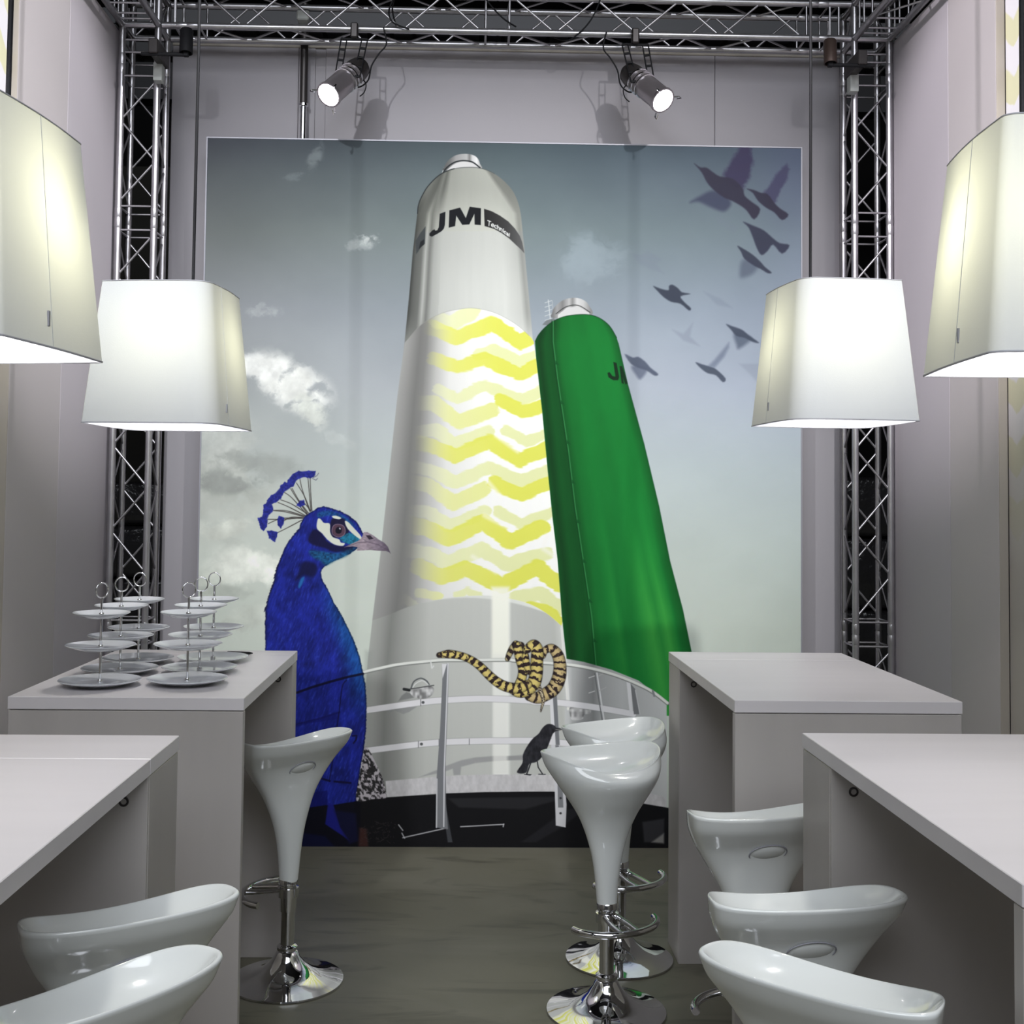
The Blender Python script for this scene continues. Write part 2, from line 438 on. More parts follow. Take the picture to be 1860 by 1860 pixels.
    poly(smooth(B([(110, 1640), (200, 1640), (225, 1670), (175, 1735), (140, 1700)]), n=3), (98, 106, 126), 4, .8)
    poly(smooth(B([(60, 1550), (120, 1575), (160, 1570), (210, 1605), (250, 1650), (305, 1695), (280, 1708), (220, 1670), (160, 1650), (105, 1620)]), n=3), (84, 92, 110), 2, .92)
    poly(B([(670, 1640), (720, 1590), (770, 1530), (825, 1465), (825, 1500), (790, 1570), (720, 1650)]), (110, 120, 140), 4, .7)
    poly(smooth(B([(580, 1610), (630, 1625), (680, 1640), (730, 1660), (800, 1728), (780, 1755), (730, 1705), (670, 1690), (620, 1655)]), n=3), (76, 84, 100), 1.8, .92)

    # ---- tall pale tower
    yk = [300, 388, 456, 540, 630, 720, 850, 1000, 1130, 1200, 1300, 1440]
    xl = [800, 758, 750, 743, 734, 722, 708, 692, 676, 668, 660, 655]
    xr = [880, 946, 953, 961, 969, 979, 994, 1010, 1023, 1028, 1040, 1052]
    lx = np.interp(GY, yk, xl); rx_ = np.interp(GY, yk, xr)
    S = (GX-lx)/(rx_-lx)
    T5 = lambda p: C(720, 260, 6.643, p)
    cap = smooth(T5([(572, 330), (580, 285), (620, 215), (690, 160), (760, 135), (860, 130), (940, 150), (985, 190), (1010, 250), (1022, 310), (800, 330)]), n=4)
    capc = lambda w, sd: np.stack([np.interp(GX[w], [805, 818, 828, 848, 853, 858, 866, 875], v) for v in ([88, 110, 150, 175, 120, 200, 225, 150],)*3], -1)
    poly(T5([(575, 290), (600, 300), (560, 370), (548, 360)]), (190, 195, 195), .8)
    poly(cap, capc)
    poly(smooth(T5([(600, 350), (660, 280), (740, 235), (820, 222), (920, 240), (1000, 300), (900, 330), (750, 330)]), n=4), (205, 204, 204))
    stroke(smooth(T5([(565, 355), (600, 305), (660, 255), (730, 222), (820, 212), (920, 230), (1010, 298)]), False), 2.2, (30, 34, 36))
    dome = smooth(T5([(255, 850), (262, 770), (285, 690), (330, 600), (370, 535), (430, 465), (500, 400), (580, 350), (700, 308), (850, 292), (1000, 300), (1150, 350), (1280, 440), (1400, 570), (1470, 720), (1500, 850)]), False, 4)
    tower = dome+[(x, y) for x, y in zip(xr[1:], yk[1:])]+[(x, y) for x, y in zip(xl[1:], yk[1:])][::-1]

    def towercol(w, sd):
        s = S[w]; y = GY[w]
        up = np.interp(s, [0, .03, .08, .115, .15, .19, .26, .5, .8, .93, .97, 1], [62, 92, 108, 175, 118, 168, 186, 200, 208, 190, 150, 160])
        lo = np.interp(s, [0, .04, .1, .15, .22, .3, .5, .8, .97, 1], [160, 146, 122, 120, 166, 208, 226, 232, 236, 225])
        dm = np.interp(s, [0, .05, .1, .16, .2, .27, .5, .8, .93, 1], [118, 104, 96, 128, 104, 160, 172, 180, 182, 130])
        k = sm(y, 560, 660); k0 = sm(-y, -420, -330)
        v = (up*(1-k0)+dm*k0)*(1-k)+lo*k
        v = v*(1-.09*sm(-y, -560, -330)*(1-k))+sm(y, 430, 560)*(1-k)*np.where(s > .25, 8, 0)  # tower top dimmed likewise, weaker light up there painted in
        v = v+(fbm(GX[w]/9, GY[w]/90, 12, 3)-.5)*5
        # the lowest drum
        base = np.interp(s, [0, .05, .1, .16, .3, .6, .95, 1], [172, 158, 134, 156, 194, 200, 192, 218])
        kb = sm(y, 1084+32*np.clip(np.abs(s-.5)/.45, 0, 1.2)**2, 1088+32*np.clip(np.abs(s-.5)/.45, 0, 1.2)**2)
        v = v*(1-kb)+base*kb
        band = sm(GX[w], 892, 900)*sm(-GX[w], -930, -920)*sm(y, 1060, 1092)
        v = v+band*(250-v)*.95
        return np.stack([v, v*1.005+1, v*np.where(y < 420, .965, .985)], -1)
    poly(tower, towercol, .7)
    stroke(dome[:33], 1.6, (38, 42, 44)); stroke(dome[32:46], 1.0, (80, 84, 84))
    # chevron wrap
    K = lambda p: C(660, 500, 2.818, p)
    wrap = smooth(K([(208, 352), (225, 330), (300, 250), (400, 195), (500, 172), (580, 170), (680, 195), (780, 250), (850, 310), (872, 340)]), False)+K([ (885, 430), (917, 700), (945, 1000), (970, 1250), (995, 1460), (1020, 1800)])+smooth(K([(1020, 1800), (940, 1732), (850, 1682), (750, 1655), (660, 1641), (550, 1641), (400, 1657), (250, 1690), (145, 1732), (90, 1752), (20, 1775)]), False)+K([(-100, 1500), (20, 800)])
    full = np.zeros((H, W), np.float32)
    w, a, _ = cover(wrap, .6); full[w] = a
    mask = full*sm(S, .02, .1)
    fade = mask*np.clip(sm(S, .12, .42)*.8+sm(S, .3, .8)*.2, 0, 1)
    poly(wrap, lambda w, sd: np.stack([np.interp(S[w], [0, .06, .12, .17, .26, .36, .6, 1], [162, 144, 122, 132, 190, 230, 250, 255])+0*S[w] for _ in range(3)], -1)*np.array([1, 1, .985]), .6, 1, None, sm(S, -.004, .006))
    LY = (232, 236, 176); MY = (231, 234, 148); DY = (226, 228, 92)
    bands = [([(370, 230), (450, 245), (560, 185)], 66, LY), ([(330, 262), (480, 318), (660, 245), (800, 340), (885, 300)], 66, DY),
             ([(590, 405), (670, 378), (800, 445), (890, 410)], 54, LY), ([(360, 425), (480, 468), (620, 425), (800, 508), (890, 462)], 60, DY),
             ([(380, 582), (480, 632), (620, 565), (810, 640), (915, 592)], 50, LY),
             ([(260, 655), (360, 655), (490, 752), (660, 690)], 66, MY), ([(705, 640), (815, 700), (920, 668)], 58, DY),
             ([(255, 805), (370, 790), (470, 862), (640, 800)], 58, LY), ([(730, 792), (830, 850), (935, 812)], 46, LY),
             ([(250, 850), (350, 875), (470, 925), (645, 848), (800, 945), (940, 885)], 66, DY),
             ([(260, 985), (350, 1000), (470, 1058), (650, 985), (800, 1055), (950, 1005)], 58, LY),
             ([(250, 1062), (340, 1080), (460, 1165), (615, 1095)], 66, MY), ([(670, 1062), (810, 1125), (955, 1062)], 60, DY),
             ([(240, 1205), (330, 1210), (440, 1285), (620, 1210)], 58, LY), ([(690, 1210), (810, 1272), (968, 1212)], 50, LY),
             ([(225, 1275), (320, 1295), (440, 1350), (615, 1262), (750, 1365), (915, 1290)], 72, DY),
             ([(220, 1405), (340, 1425), (430, 1472), (610, 1402), (740, 1482), (935, 1425)], 64, LY),
             ([(280, 1492), (400, 1545), (525, 1498), (710, 1590), (890, 1495), (1000, 1585)], 72, DY),
             ([(280, 1625), (380, 1645)], 40, MY), ([(480, 1640), (530, 1615), (590, 1640)], 36, LY), ([(780, 1655), (900, 1628), (1010, 1705)], 64, LY),
             ([(850, 1690), (950, 1720), (1015, 1775)], 42, DY), ([(130, 1715), (210, 1655), (260, 1690)], 40, LY)]
    ox, oy = GX.copy(), GY.copy()
    GX += (fbm(ox/26, oy/5, 55, 3)-.5)*9; GY += (fbm(ox/22, oy/7, 56, 3)-.5)*7
    for p, wd, c in bands:
        stroke(K(p), wd/2.818*1.16, c, 1.8, .95, fade)
    GX[:], GY[:] = ox, oy
    # white brush gaps
    for p in ([(700, 690), (760, 760)], [(680, 820), (790, 900)], [(640, 1060), (700, 1130)], [(620, 1230), (740, 1290)], [(560, 1440), (680, 1520)], [(940, 1330), (920, 1400), (1000, 1450)]):
        stroke(K(p), 8, (253, 252, 244), 4, .6, fade)
    stroke(smooth(K([(225, 330), (300, 250), (400, 195), (500, 172), (580, 170), (680, 195), (780, 250), (850, 310)]), False), .8, (150, 150, 145), .6, .6)
    poly([(893, 1066), (925, 1066), (925, 1200), (893, 1200)], (253, 253, 240), 5, .9)
    # lettering on the tall tower
    blk = (22, 24, 28)
    J = T5([(525, 852), (592, 828), (585, 985), (572, 1032), (545, 1062), (500, 1090), (430, 1128), (400, 1118), (398, 1092), (440, 1048), (462, 1042), (470, 1058), (495, 1050), (512, 1015)])
    poly(J, blk, .5)
    poly(T5([(640, 812), (768, 778), (838, 905), (885, 768), (1020, 786), (1018, 988), (945, 982), (942, 850), (880, 980), (795, 985), (722, 872), (708, 1000), (632, 1020)]), blk, .5)
    poly(T5([(1058, 792), (1150, 822), (1250, 875), (1350, 945), (1430, 1030), (1490, 1120), (1520, 1200), (1545, 1330), (1500, 1280), (1440, 1225), (1360, 1150), (1270, 1085), (1180, 1035), (1065, 1000)]), lambda w, sd: np.stack([np.interp(GX[w], [880, 920, 950], [36, 62, 96])]*3, -1), .5)
    poly(T5([(352, 1005), (345, 1215), (300, 1250), (262, 1310), (240, 1340), (232, 1180), (290, 1085)]), (62, 66, 68), .6)
    poly(T5([(290, 1190), (335, 1160), (330, 1225), (270, 1280)]), (32, 34, 38), .8)
    # "Technical" along the lower edge of the dark band
    font = {'T': [[(0, 1), (1, 1)], [(.5, 1), (.5, 0)]], 'e': [[(.1, .35), (.9, .35), (.85, .6), (.5, .7), (.1, .5), (.1, .2), (.5, 0), (.9, .1)]],
            'c': [[(.9, .6), (.5, .7), (.1, .5), (.1, .2), (.5, 0), (.9, .1)]], 'h': [[(.1, 1), (.1, 0)], [(.1, .5), (.5, .7), (.85, .5), (.85, 0)]],
            'n': [[(.1, .7), (.1, 0)], [(.1, .5), (.5, .7), (.85, .5), (.85, 0)]], 'i': [[(.5, .7), (.5, 0)], [(.5, .92), (.5, 1.0)]],
            'a': [[(.1, .6), (.5, .7), (.85, .5), (.85, 0)], [(.85, .35), (.4, .4), (.1, .2), (.4, 0), (.85, .12)]], 'l': [[(.5, 1), (.5, 0)]]}
    base = np.array(T5([(1098, 990), (1180, 1018), (1270, 1065), (1360, 1128), (1440, 1200), (1480, 1240)]))
    seg = np.r_[0, np.cumsum(np.hypot(*np.diff(base, axis=0).T))]
    pos = 0
    for i, ch in enumerate('Technical'):
        wch = {'T': 7.2, 'i': 3.4, 'l': 3.4}.get(ch, 6.2)*(1-.025*i)
        for st in font[ch]:
            q = []
            for (fx, fy) in st:
                d = min(pos+fx*wch*.85, seg[-1])
                x = np.interp(d, seg, base[:, 0]); y = np.interp(d, seg, base[:, 1])
                x2 = np.interp(d+1, seg, base[:, 0]); y2 = np.interp(d+1, seg, base[:, 1])
                q.append((x+fy*.6, y-fy*(8.5-.35*i)))
            stroke(q, 1.6, (222, 224, 222), .5, 1)
        pos += wch

    # ---- green tower
    G = lambda p: C(620, 620, 3.0, p)
    gy = [575, 622, 652, 748, 855, 943, 1018, 1135, 1200, 1262, 1300]
    gl = [985, 972, 974, 985, 995, 1004, 1013, 1022, 1028, 1034, 1036]
    gry = [575, 613, 623, 697, 807, 920, 1020, 1107, 1180, 1262, 1300]
    gr = [1100, 1120, 1123, 1140, 1170, 1197, 1217, 1240, 1255, 1272, 1280]
    SG = (GX-np.interp(GY, gy, gl))/(np.interp(GY, gry, gr)-np.interp(GY, gy, gl))
    stroke([(996, 545), (1000, 584)], 1.6, (205, 210, 212)); stroke([(1003, 546), (1006, 580)], 1.0, (180, 185, 188))
    for k in range(5): stroke([(990, 550+8*k), (1002, 546+8*k)], 1.1, (205, 210, 212))
    poly([(985, 590), (992, 582), (1006, 578), (1012, 586), (1000, 592)], (120, 125, 128), .8)
    gcap = smooth(C(620, 0, 3.0, [(1150, 1700), (1165, 1670), (1210, 1635), (1270, 1622), (1320, 1635), (1350, 1665), (1358, 1720), (1160, 1735)]), n=4)
    poly(gcap, lambda w, sd: np.stack([np.interp(GX[w], [1004, 1012, 1022, 1034, 1040, 1048, 1060, 1073], [120, 160, 130, 190, 140, 215, 200, 140])]*3, -1))
    poly(C(620, 0, 3.0, [(1180, 1715), (1230, 1675), (1290, 1670), (1352, 1705), (1352, 1722), (1180, 1735)]), (214, 214, 214))
    stroke(smooth(C(620, 0, 3.0, [(1170, 1710), (1225, 1672), (1290, 1664), (1355, 1702)]), False), 1.3, (50, 52, 52))
    gt = smooth(C(620, 0, 3.0, [(1057, 1860), (1075, 1825), (1110, 1785), (1160, 1748), (1230, 1722), (1330, 1714), (1400, 1730), (1460, 1775), (1500, 1840)]), False, 4)
    gtp = gt+list(zip(gr[2:], gry[2:]))+list(zip(gl[1:], gy[1:]))[::-1]

    def greencol(w, sd):
        s = SG[w]; y = GY[w]
        v = np.interp(s, [0, .05, .12, .2, .3, .45, .62, .7, .75, .82, .9, 1], [.62, .5, .66, .62, .86, .97, .95, 1.0, 1.0, 1.0, .98, .72])
        lowk = sm(y, 850, 1150)
        v = v+lowk*(np.interp(s, [.35, .45, .5, .58, .72, .78, .84, .93], [0, .08, -.05, .02, .25, .1, .28, -.02]))
        v = v-sm(-y, -640, -570)*.06+(fbm(GX[w]/14, GY[w]/40, 8, 3)-.5)*.05
        return np.stack([24*v+lowk*22*np.clip(v-.95, 0, 1)*4, 126*v, 52*v], -1)
    poly(gtp, greencol, .7)
    stroke(gt, 1.4, (10, 52, 24), .6, .8)
    seam = [(1005, 583), (1005, 620), (1013, 687), (1033, 820), (1045, 920), (1060, 1020), (1075, 1120), (1083, 1210)]
    stroke(seam, 1.5, (70, 150, 90), .6, .75)
    stroke([(x-2.5, y) for x, y in seam], 1.6, (8, 60, 26), .8, .7)
    for k in range(8):
        y = 655+k*72; x = np.interp(y, [q[1] for q in seam], [q[0] for q in seam])
        poly([(x, y), (x+7, y+8), (x, y+7)], (14, 80, 36), .6)
    for k in range(60):
        y = 630+k*9.5; x = np.interp(y, [q[1] for q in seam], [q[0] for q in seam])
        stroke([(x+4, y), (x+5, y+1.5)], 1.0, (16, 88, 38), .5, .5)
    poly(G([(1482, 112), (1500, 118), (1514, 195), (1508, 212), (1482, 212), (1456, 196), (1450, 172), (1462, 168), (1478, 190), (1494, 192)]), (18, 46, 26), .5)
    poly(G([(1516, 135), (1530, 135), (1552, 200), (1560, 230), (1548, 235), (1534, 195), (1540, 232), (1528, 228)]), (18, 46, 26), .5)
    stroke(list(zip(gr[2:], gry[2:])), 1.2, (14, 60, 30), .7, .6)

    # ---- gallery around the towers
    Q = lambda p: C(640, 1140, 5.8125, p)
    V = lambda p: C(920, 1140, 5.8125, p)
    # low drum wall beyond the posts (right half) and gap under the green tower
    poly([(1026, 1196), (1060, 1202), (1110, 1216), (1160, 1236), (1211, 1276), (1211, 1480), (1026, 1480)], lambda w, sd: np.stack([np.interp(GX[w], [1026, 1034, 1040, 1078, 1090, 1130, 1160, 1211], [205, 200, 178, 138, 168, 192, 184, 206])]*3, -1)*np.array([.99, 1, 1]), .8)
    poly([(1022, 1130), (1027, 1200), (1036, 1290), (1030, 1290), (1018, 1140)], (238, 238, 232), .8)
    stroke(V([(585, 0), (620, 300), (655, 760)]), 4, (232, 233, 230), 1)
    # lower drum: shade on the left, under the bands
    poly(Q([(140, 250), (210, 250), (190, 700), (170, 1250), (150, 1300), (120, 800)]), (150, 156, 150), 7, .45)
    poly(Q([(285, 1010), (360, 920), (440, 870), (480, 890), (540, 912), (600, 890), (680, 835), (620, 840), (480, 780), (420, 850)]), (140, 142, 142), 1.2, .75)
    poly(Q([(485, 775), (520, 720), (570, 680), (640, 700), (650, 740)]), (118, 120, 120), 1.5, .8)
    poly(Q([(700, 1580), (900, 1500), (1000, 1455), (1150, 1400), (1300, 1370), (1500, 1355), (1860, 1355), (1860, 1390), (1500, 1410), (1300, 1430), (1150, 1470), (1140, 1555), (1070, 1560), (1060, 1490), (950, 1530)]), (150, 150, 152), 1.5, .7)
    poly(V([(0, 1360), (180, 1340), (180, 1400), (0, 1400)]), (152, 152, 152), 1.5, .6)
    put(ALL, sm(GX, 892, 899)*sm(-GX, -926, -918)*sm(GY, 1180, 1200)*sm(-GY, -1412, -1402)*.75, (238, 238, 232))
    # small round lamp on the drum
    stroke(smooth(Q([(620, 640), (650, 570), (720, 535), (780, 560), (810, 600)]), False), 2.4, (90, 94, 96))
    stroke(smooth(Q([(640, 630), (670, 590), (740, 560), (800, 600)]), False), 1.6, (225, 227, 226))
    poly(smooth(Q([(610, 670), (700, 640), (800, 610), (860, 640), (850, 700), (790, 745), (700, 750), (640, 730)]), n=4), lambda w, sd: np.stack([120+110*vnoise(GX[w]/4, GY[w]/6, 5)]*3, -1), .7)
    stroke(Q([(545, 650), (600, 660)]), 5, (40, 42, 44)); stroke(Q([(600, 650), (860, 610)]), 1.5, (60, 62, 64))
    poly(smooth(V([(665, 850), (720, 835), (800, 850), (860, 870), (890, 860), (885, 905), (820, 920), (810, 960), (770, 975), (690, 975), (668, 910)]), n=4), lambda w, sd: np.stack([110+110*vnoise(GX[w]/5, GY[w]/5, 6)]*3, -1), .7)
    # bands
    rail = Q([(-620, 700), (-300, 600), (0, 510), (110, 475), (300, 430), (500, 390), (830, 355), (1000, 345), (1300, 345), (1650, 342)])+V([(80, 350), (380, 372), (620, 390), (800, 415), (1000, 460), (1200, 522), (1400, 605), (1550, 685), (1700, 800)])
    bandA = Q([(100, 880), (720, 790), (1000, 765), (1400, 750), (1860, 770)])+V([(300, 782), (540, 792), (800, 822), (1050, 860), (1340, 912)])
    bandB = Q([(150, 1300), (700, 1232), (1000, 1208), (1400, 1196), (1628, 1196)])+V([(0, 1195), (300, 1195), (560, 1215), (900, 1242), (1100, 1270)])
    for bd in (bandA, bandB):
        stroke(smooth(bd, False), 12.6, (120, 122, 124), .8, .5)
        stroke(smooth(bd, False), 11, (230, 229, 232), .8)
    for p in ([(722, 760), (722, 825)], [(698, 1200), (698, 1265)], [(915, 1180), (915, 1250)], [(1235, 1175), (1235, 1235)]): stroke(Q(p), 1.2, (110, 110, 112))
    for p in ((745, 790), (728, 1230)): stroke(Q([p, (p[0]+3, p[1])]), 5, (90, 92, 94))
    # posts behind
    stroke(V([(930, 480), (1010, 975)]), 1.8, (112, 114, 116)); stroke(V([(955, 480), (1030, 975)]), 2.6, (226, 227, 228))
    for y in (530, 690): stroke(V([(870, y), (930, y-20)]), 1.4, (225, 225, 225)); stroke(V([(975, y-20), (1050, y-60)]), 1.2, (190, 190, 190))
    poly(V([(1265, 560), (1310, 565), (1335, 900), (1300, 900)]), (224, 224, 226)); poly(V([(1310, 590), (1360, 650), (1405, 915), (1345, 915)]), (120, 122, 124))
    stroke(V([(1360, 660), (1408, 915)]), 1.2, (215, 215, 216))
    # gallery deck
    deck = Q([(350, 1620), (700, 1590), (1000, 1566), (1400, 1551), (1860, 1551)])+V([(480, 1556), (720, 1580), (1100, 1650), (1680, 1790)])+V([(1680, 1900), (1100, 1800), (720, 1742), (480, 1732)])+Q([(1860, 1732), (1400, 1737), (1000, 1750), (365, 1790)])
    poly(deck, lambda w, sd: (206+34*fbm(GX[w]/5, GY[w]/9, 14, 4)-18)[..., None]*np.array([1, .992, 1]), .8)
    # black under-structure
    under = [(330, 1470)]+Q([(-700, 1870), (-200, 1850), (100, 1812), (365, 1792), (1000, 1750), (1400, 1737), (1860, 1732)])+V([(480, 1732), (720, 1745), (1100, 1800), (1720, 1905)])+[(1470, 1500), (1470, 1560), (330, 1560)]
    poly(under, (20, 20, 23), .9)
    U = lambda p: C(620, 1240, 3.0, p)
    for p, c in (([(580, 630), (1250, 620), (1000, 690), (640, 680)], (44, 44, 47)), ([(1230, 690), (1340, 680), (1200, 790), (1060, 870), (980, 870)], (38, 38, 42)),
                 ([(1640, 760), (1760, 740), (1758, 870), (1650, 870)], (64, 64, 68)), ([(1690, 870), (1758, 820), (1758, 876)], (160, 158, 155))):
        poly(U(p), c, 2.5, .8)
    poly(U([(555, 700), (575, 700), (606, 870), (580, 870)]), (66, 68, 72), .8)
    for p in ([(335, 845), (560, 795)], [(650, 785), (885, 772)], [(312, 775), (335, 805)], [(330, 820), (345, 848)], [(885, 770), (882, 785)]): stroke(U(p), 2.2, (200, 200, 204), .7, .9)
    # front posts
    poly(Q([(945, 385), (1018, 375), (1005, 900), (985, 1400), (985, 1560), (990, 1860), (1010, 2130), (880, 2110), (890, 1580), (925, 1100), (950, 560)]), (122, 124, 128), .6)
    poly(Q([(945, 385), (1000, 380), (952, 540)]), (226, 226, 228), .6)
    stroke(Q([(1010, 380), (990, 950), (970, 1500), (965, 2100)]), 2.2, (226, 226, 230), .6); stroke(Q([(893, 1600), (888, 2110)]), 2.6, (200, 200, 204), .6)
    poly(V([(455, 740), (530, 700), (565, 1240), (480, 1240)]), (226, 226, 229), .6); poly(V([(490, 740), (530, 690), (562, 1240), (520, 1240)]), (120, 122, 126), .6)
    poly(V([(470, 1240), (560, 1240), (600, 1500), (635, 1870), (625, 2110), (520, 2090), (505, 1600)]), (214, 214, 218), .6)
    poly(V([(515, 1240), (552, 1240), (590, 1560), (600, 1900), (545, 1900), (535, 1500)]), (128, 130, 134), .6)
    for p in ((570, 1800), (570, 1960)): stroke(V([p, (p[0]+2, p[1])]), 4, (60, 60, 64))
    stroke(smooth(rail, False), 6.8, (120, 124, 120), .8); stroke([(x, y-.7) for x, y in smooth(rail, False)], 5.0, (232, 234, 228), .8)
    stroke(smooth(Q([(825, 345), (835, 400), (840, 428), (858, 405)]), False), 2.2, (225, 226, 224))
    stroke(V([(1545, 670), (1560, 720)]), 4, (140, 142, 144))

    # ---- small black bird on the deck
    bird = (34, 34, 40)
    stroke(V([(255, 1430), (235, 1490), (212, 1550), (250, 1555)]), 2.2, bird); stroke(V([(325, 1415), (335, 1475), (380, 1545)]), 1.8, bird)
    stroke(V([(340, 1548), (410, 1550)]), 1.4, bird); stroke(V([(190, 1550), (260, 1553)]), 1.4, bird)
    poly(smooth(V([(530, 1062), (490, 1025), (430, 1020), (380, 1060), (340, 1120), (280, 1170), (220, 1250), (175, 1340), (168, 1430), (110, 1528), (205, 1532), (240, 1440), (310, 1420), (370, 1370), (430, 1270), (465, 1180), (490, 1120), (520, 1092)]), n=4), lambda w, sd: (26+34*fbm(GX[w]/5, GY[w]/8, 16, 3))[..., None]*np.array([1, 1, 1.12]), .8)
    poly(V([(505, 1055), (560, 1060), (610, 1082), (560, 1086), (505, 1095)]), (52, 52, 56), .6); stroke(V([(520, 1076), (600, 1083)]), .8, (190, 185, 180))

    # ---- snake wound round the rail
    def snake(pts, wd, seed, ph=0., per=12.5, light=(222, 202, 122), up=1.):
        pts = smooth(pts, False, 8)
        L_ = np.r_[0, np.cumsum(np.hypot(*np.diff(np.array(pts), axis=0).T))]
        wds = np.interp(L_, np.linspace(0, L_[-1], len(wd)), wd)
        w = window(pts, max(wd)+2)
        x = GX[w]; y = GY[w]; best = np.full(x.shape, -1e9, np.float32); u = np.zeros(x.shape, np.float32); r = np.zeros(x.shape, np.float32)
        for i in range(len(pts)-1):
            d, t_ = dist_seg(x, y, pts[i], pts[i+1])
            wi = wds[i]*(1-t_)+wds[i+1]*t_
            m = wi/2-d
            side = np.sign((pts[i+1][0]-pts[i][0])*(y-pts[i][1])-(pts[i+1][1]-pts[i][1])*(x-pts[i][0]))
            k = m > best
            best = np.where(k, m, best); u = np.where(k, L_[i]+t_*(L_[i+1]-L_[i]), u); r = np.where(k, side*d/(wi/2+1e-6), r)
        n = fbm(x/5, y/5, seed, 3)-.5
        st = np.sin((u+ph+n*9+r*1.2)/per*2*np.pi)+n*2.2
        dk = sm(st, -.05, .45)
        shade = 1-.42*np.clip(np.abs(r), 0, 1)**3
        c = (np.asarray(light, np.float32)*(1-dk[..., None])+np.array([52, 40, 40])*dk[..., None])*shade[..., None]
        edge = sm(best, -.6, .9)
        put(w, sm(best, -1.4, -.2)*.6, (40, 34, 30))
        put(w, edge, c)
    snake(V([(10, 330), (40, 260), (90, 190), (150, 190)]), [8, 12, 13], 3, light=(190, 176, 130))
    snake(V([(385, 300), (410, 240), (480, 220), (545, 300), (565, 420), (550, 540), (500, 640), (420, 700), (330, 740), (240, 725)]), [9, 14, 20, 22, 24, 25, 24, 22, 16], 4, light=(206, 184, 132))
    snake(V([(330, 590), (345, 640), (370, 700), (388, 770), (375, 830), (362, 885)]), [8, 7, 6, 5, 3.5, 1.5], 8, per=4.2, light=(220, 208, 176))
    snake(V([(100, 180), (125, 240), (145, 330), (170, 430), (165, 520), (130, 600)]), [14, 17, 17, 16, 16, 15], 5)
    snake(V([(215, 230), (285, 185), (325, 240), (320, 360), (315, 470), (290, 580), (220, 660), (130, 690), (60, 670)]), [14, 20, 22, 22, 23, 24, 22, 18, 10], 6)
    snake(V([(200, 300), (215, 400), (235, 470)]), [12, 12, 9], 9)
    snake(Q([(915, 290), (1000, 280), (1080, 285), (1170, 305), (1260, 345), (1350, 410), (1440, 500), (1530, 575), (1630, 625), (1760, 640), (1850, 600)]), [9, 15, 13, 13, 14, 15, 16, 17, 18, 18, 16], 7)
    for p in ([(905, 290), (920, 295), (960, 300), (1010, 315)], [(960, 265), (1010, 262), (1060, 255), (1090, 285), (1060, 310)], [(1060, 255), (1000, 240), (960, 262)]): stroke(Q(p), 1.7, (48, 36, 34))

    # ---- peacock
    Pk = lambda p: C(440, 840, 6.2, p)
    Bd = lambda p: C(440, 1140, 4.65, p)
    q = [(700, 620)]
    quills = [[(775, 560), (760, 400), (740, 170)], [(785, 540), (770, 330), (765, 165)], [(765, 545), (700, 380), (610, 230)], [(760, 550), (680, 320), (650, 190)], [(745, 570), (640, 430), (560, 290)],
              [(735, 580), (610, 400), (545, 295)], [(730, 590), (560, 400), (470, 335)], [(725, 575), (560, 470), (430, 420)], [(715, 600), (520, 500), (400, 450)], [(705, 605), (500, 545), (350, 540)],
              [(690, 610), (500, 560), (350, 542)], [(690, 620), (480, 640), (285, 640)], [(680, 630), (450, 630), (290, 690)], [(670, 620), (540, 620), (440, 680)], [(670, 650), (520, 730), (390, 795)], [(770, 545), (720, 480), (670, 430)]]
    for p in quills: stroke(smooth(Pk(p), False), [1.6]*6+[1.3]*6+[1.1], (66, 62, 60), .5, .95)
    tuft = (38, 44, 128)
    stroke(smooth(Pk([(790, 130), (700, 132), (620, 150), (565, 205), (520, 260), (450, 310), (395, 370), (325, 425), (290, 500), (268, 580), (243, 650), (236, 710)]), False), 10.5, (40, 46, 130), 1.4, .97)
    for p in ([(680, 110), (745, 90), (830, 100), (800, 160), (770, 180), (700, 165)], [(510, 200), (570, 130), (640, 95), (690, 110), (685, 165), (610, 200), (575, 270), (510, 290)],
              [(430, 265), (480, 220), (545, 250), (530, 290), (470, 320), (430, 340)], [(275, 430), (330, 370), (400, 340), (450, 290), (470, 340), (440, 400), (380, 450), (320, 470)],
              [(240, 480), (280, 450), (340, 480), (350, 540), (290, 600), (270, 640), (235, 580)], [(175, 625), (240, 610), (290, 650), (275, 730), (235, 778), (200, 730)],
              [(395, 640), (415, 600), (470, 620), (468, 680), (435, 745), (400, 700)], [(275, 770), (330, 765), (400, 790), (392, 840), (365, 898), (300, 850)], [(610, 485), (650, 430), (700, 420), (705, 480), (650, 505)]):
        poly(Pk(p), lambda w, sd: (np.array(tuft)*(.7+.7*fbm(GX[w]/3, GY[w]/3, 19, 3))[..., None]), .8, 1, (1.3, 3))
    for p in ([(800, 170), (840, 150), (862, 118)], [(790, 180), (830, 200), (848, 180)]): stroke(Pk(p), .8, (60, 60, 80))
    body = Pk([(255, 1860), (262, 1650), (300, 1500), (360, 1330), (385, 1200), (430, 1080), (470, 980), (520, 890), (590, 800), (640, 740), (670, 660), (710, 600), (780, 555), (850, 510), (920, 495), (1000, 515), (1100, 545), (1200, 600), (1290, 665), (1340, 760), (1380, 830), (1370, 880), (1290, 940), (1300, 965), (1190, 1040), (1080, 1090), (1000, 1130), (910, 1185), (885, 1240), (900, 1320), (960, 1420), (1040, 1590), (1120, 1720), (1190, 1860)])
    body += Bd([(940, 100), (985, 220), (1015, 350), (1040, 480), (1050, 640), (1046, 850), (1030, 1010), (1000, 1180), (966, 1450), (900, 1860), (190, 1860), (190, 400), (196, 100)])

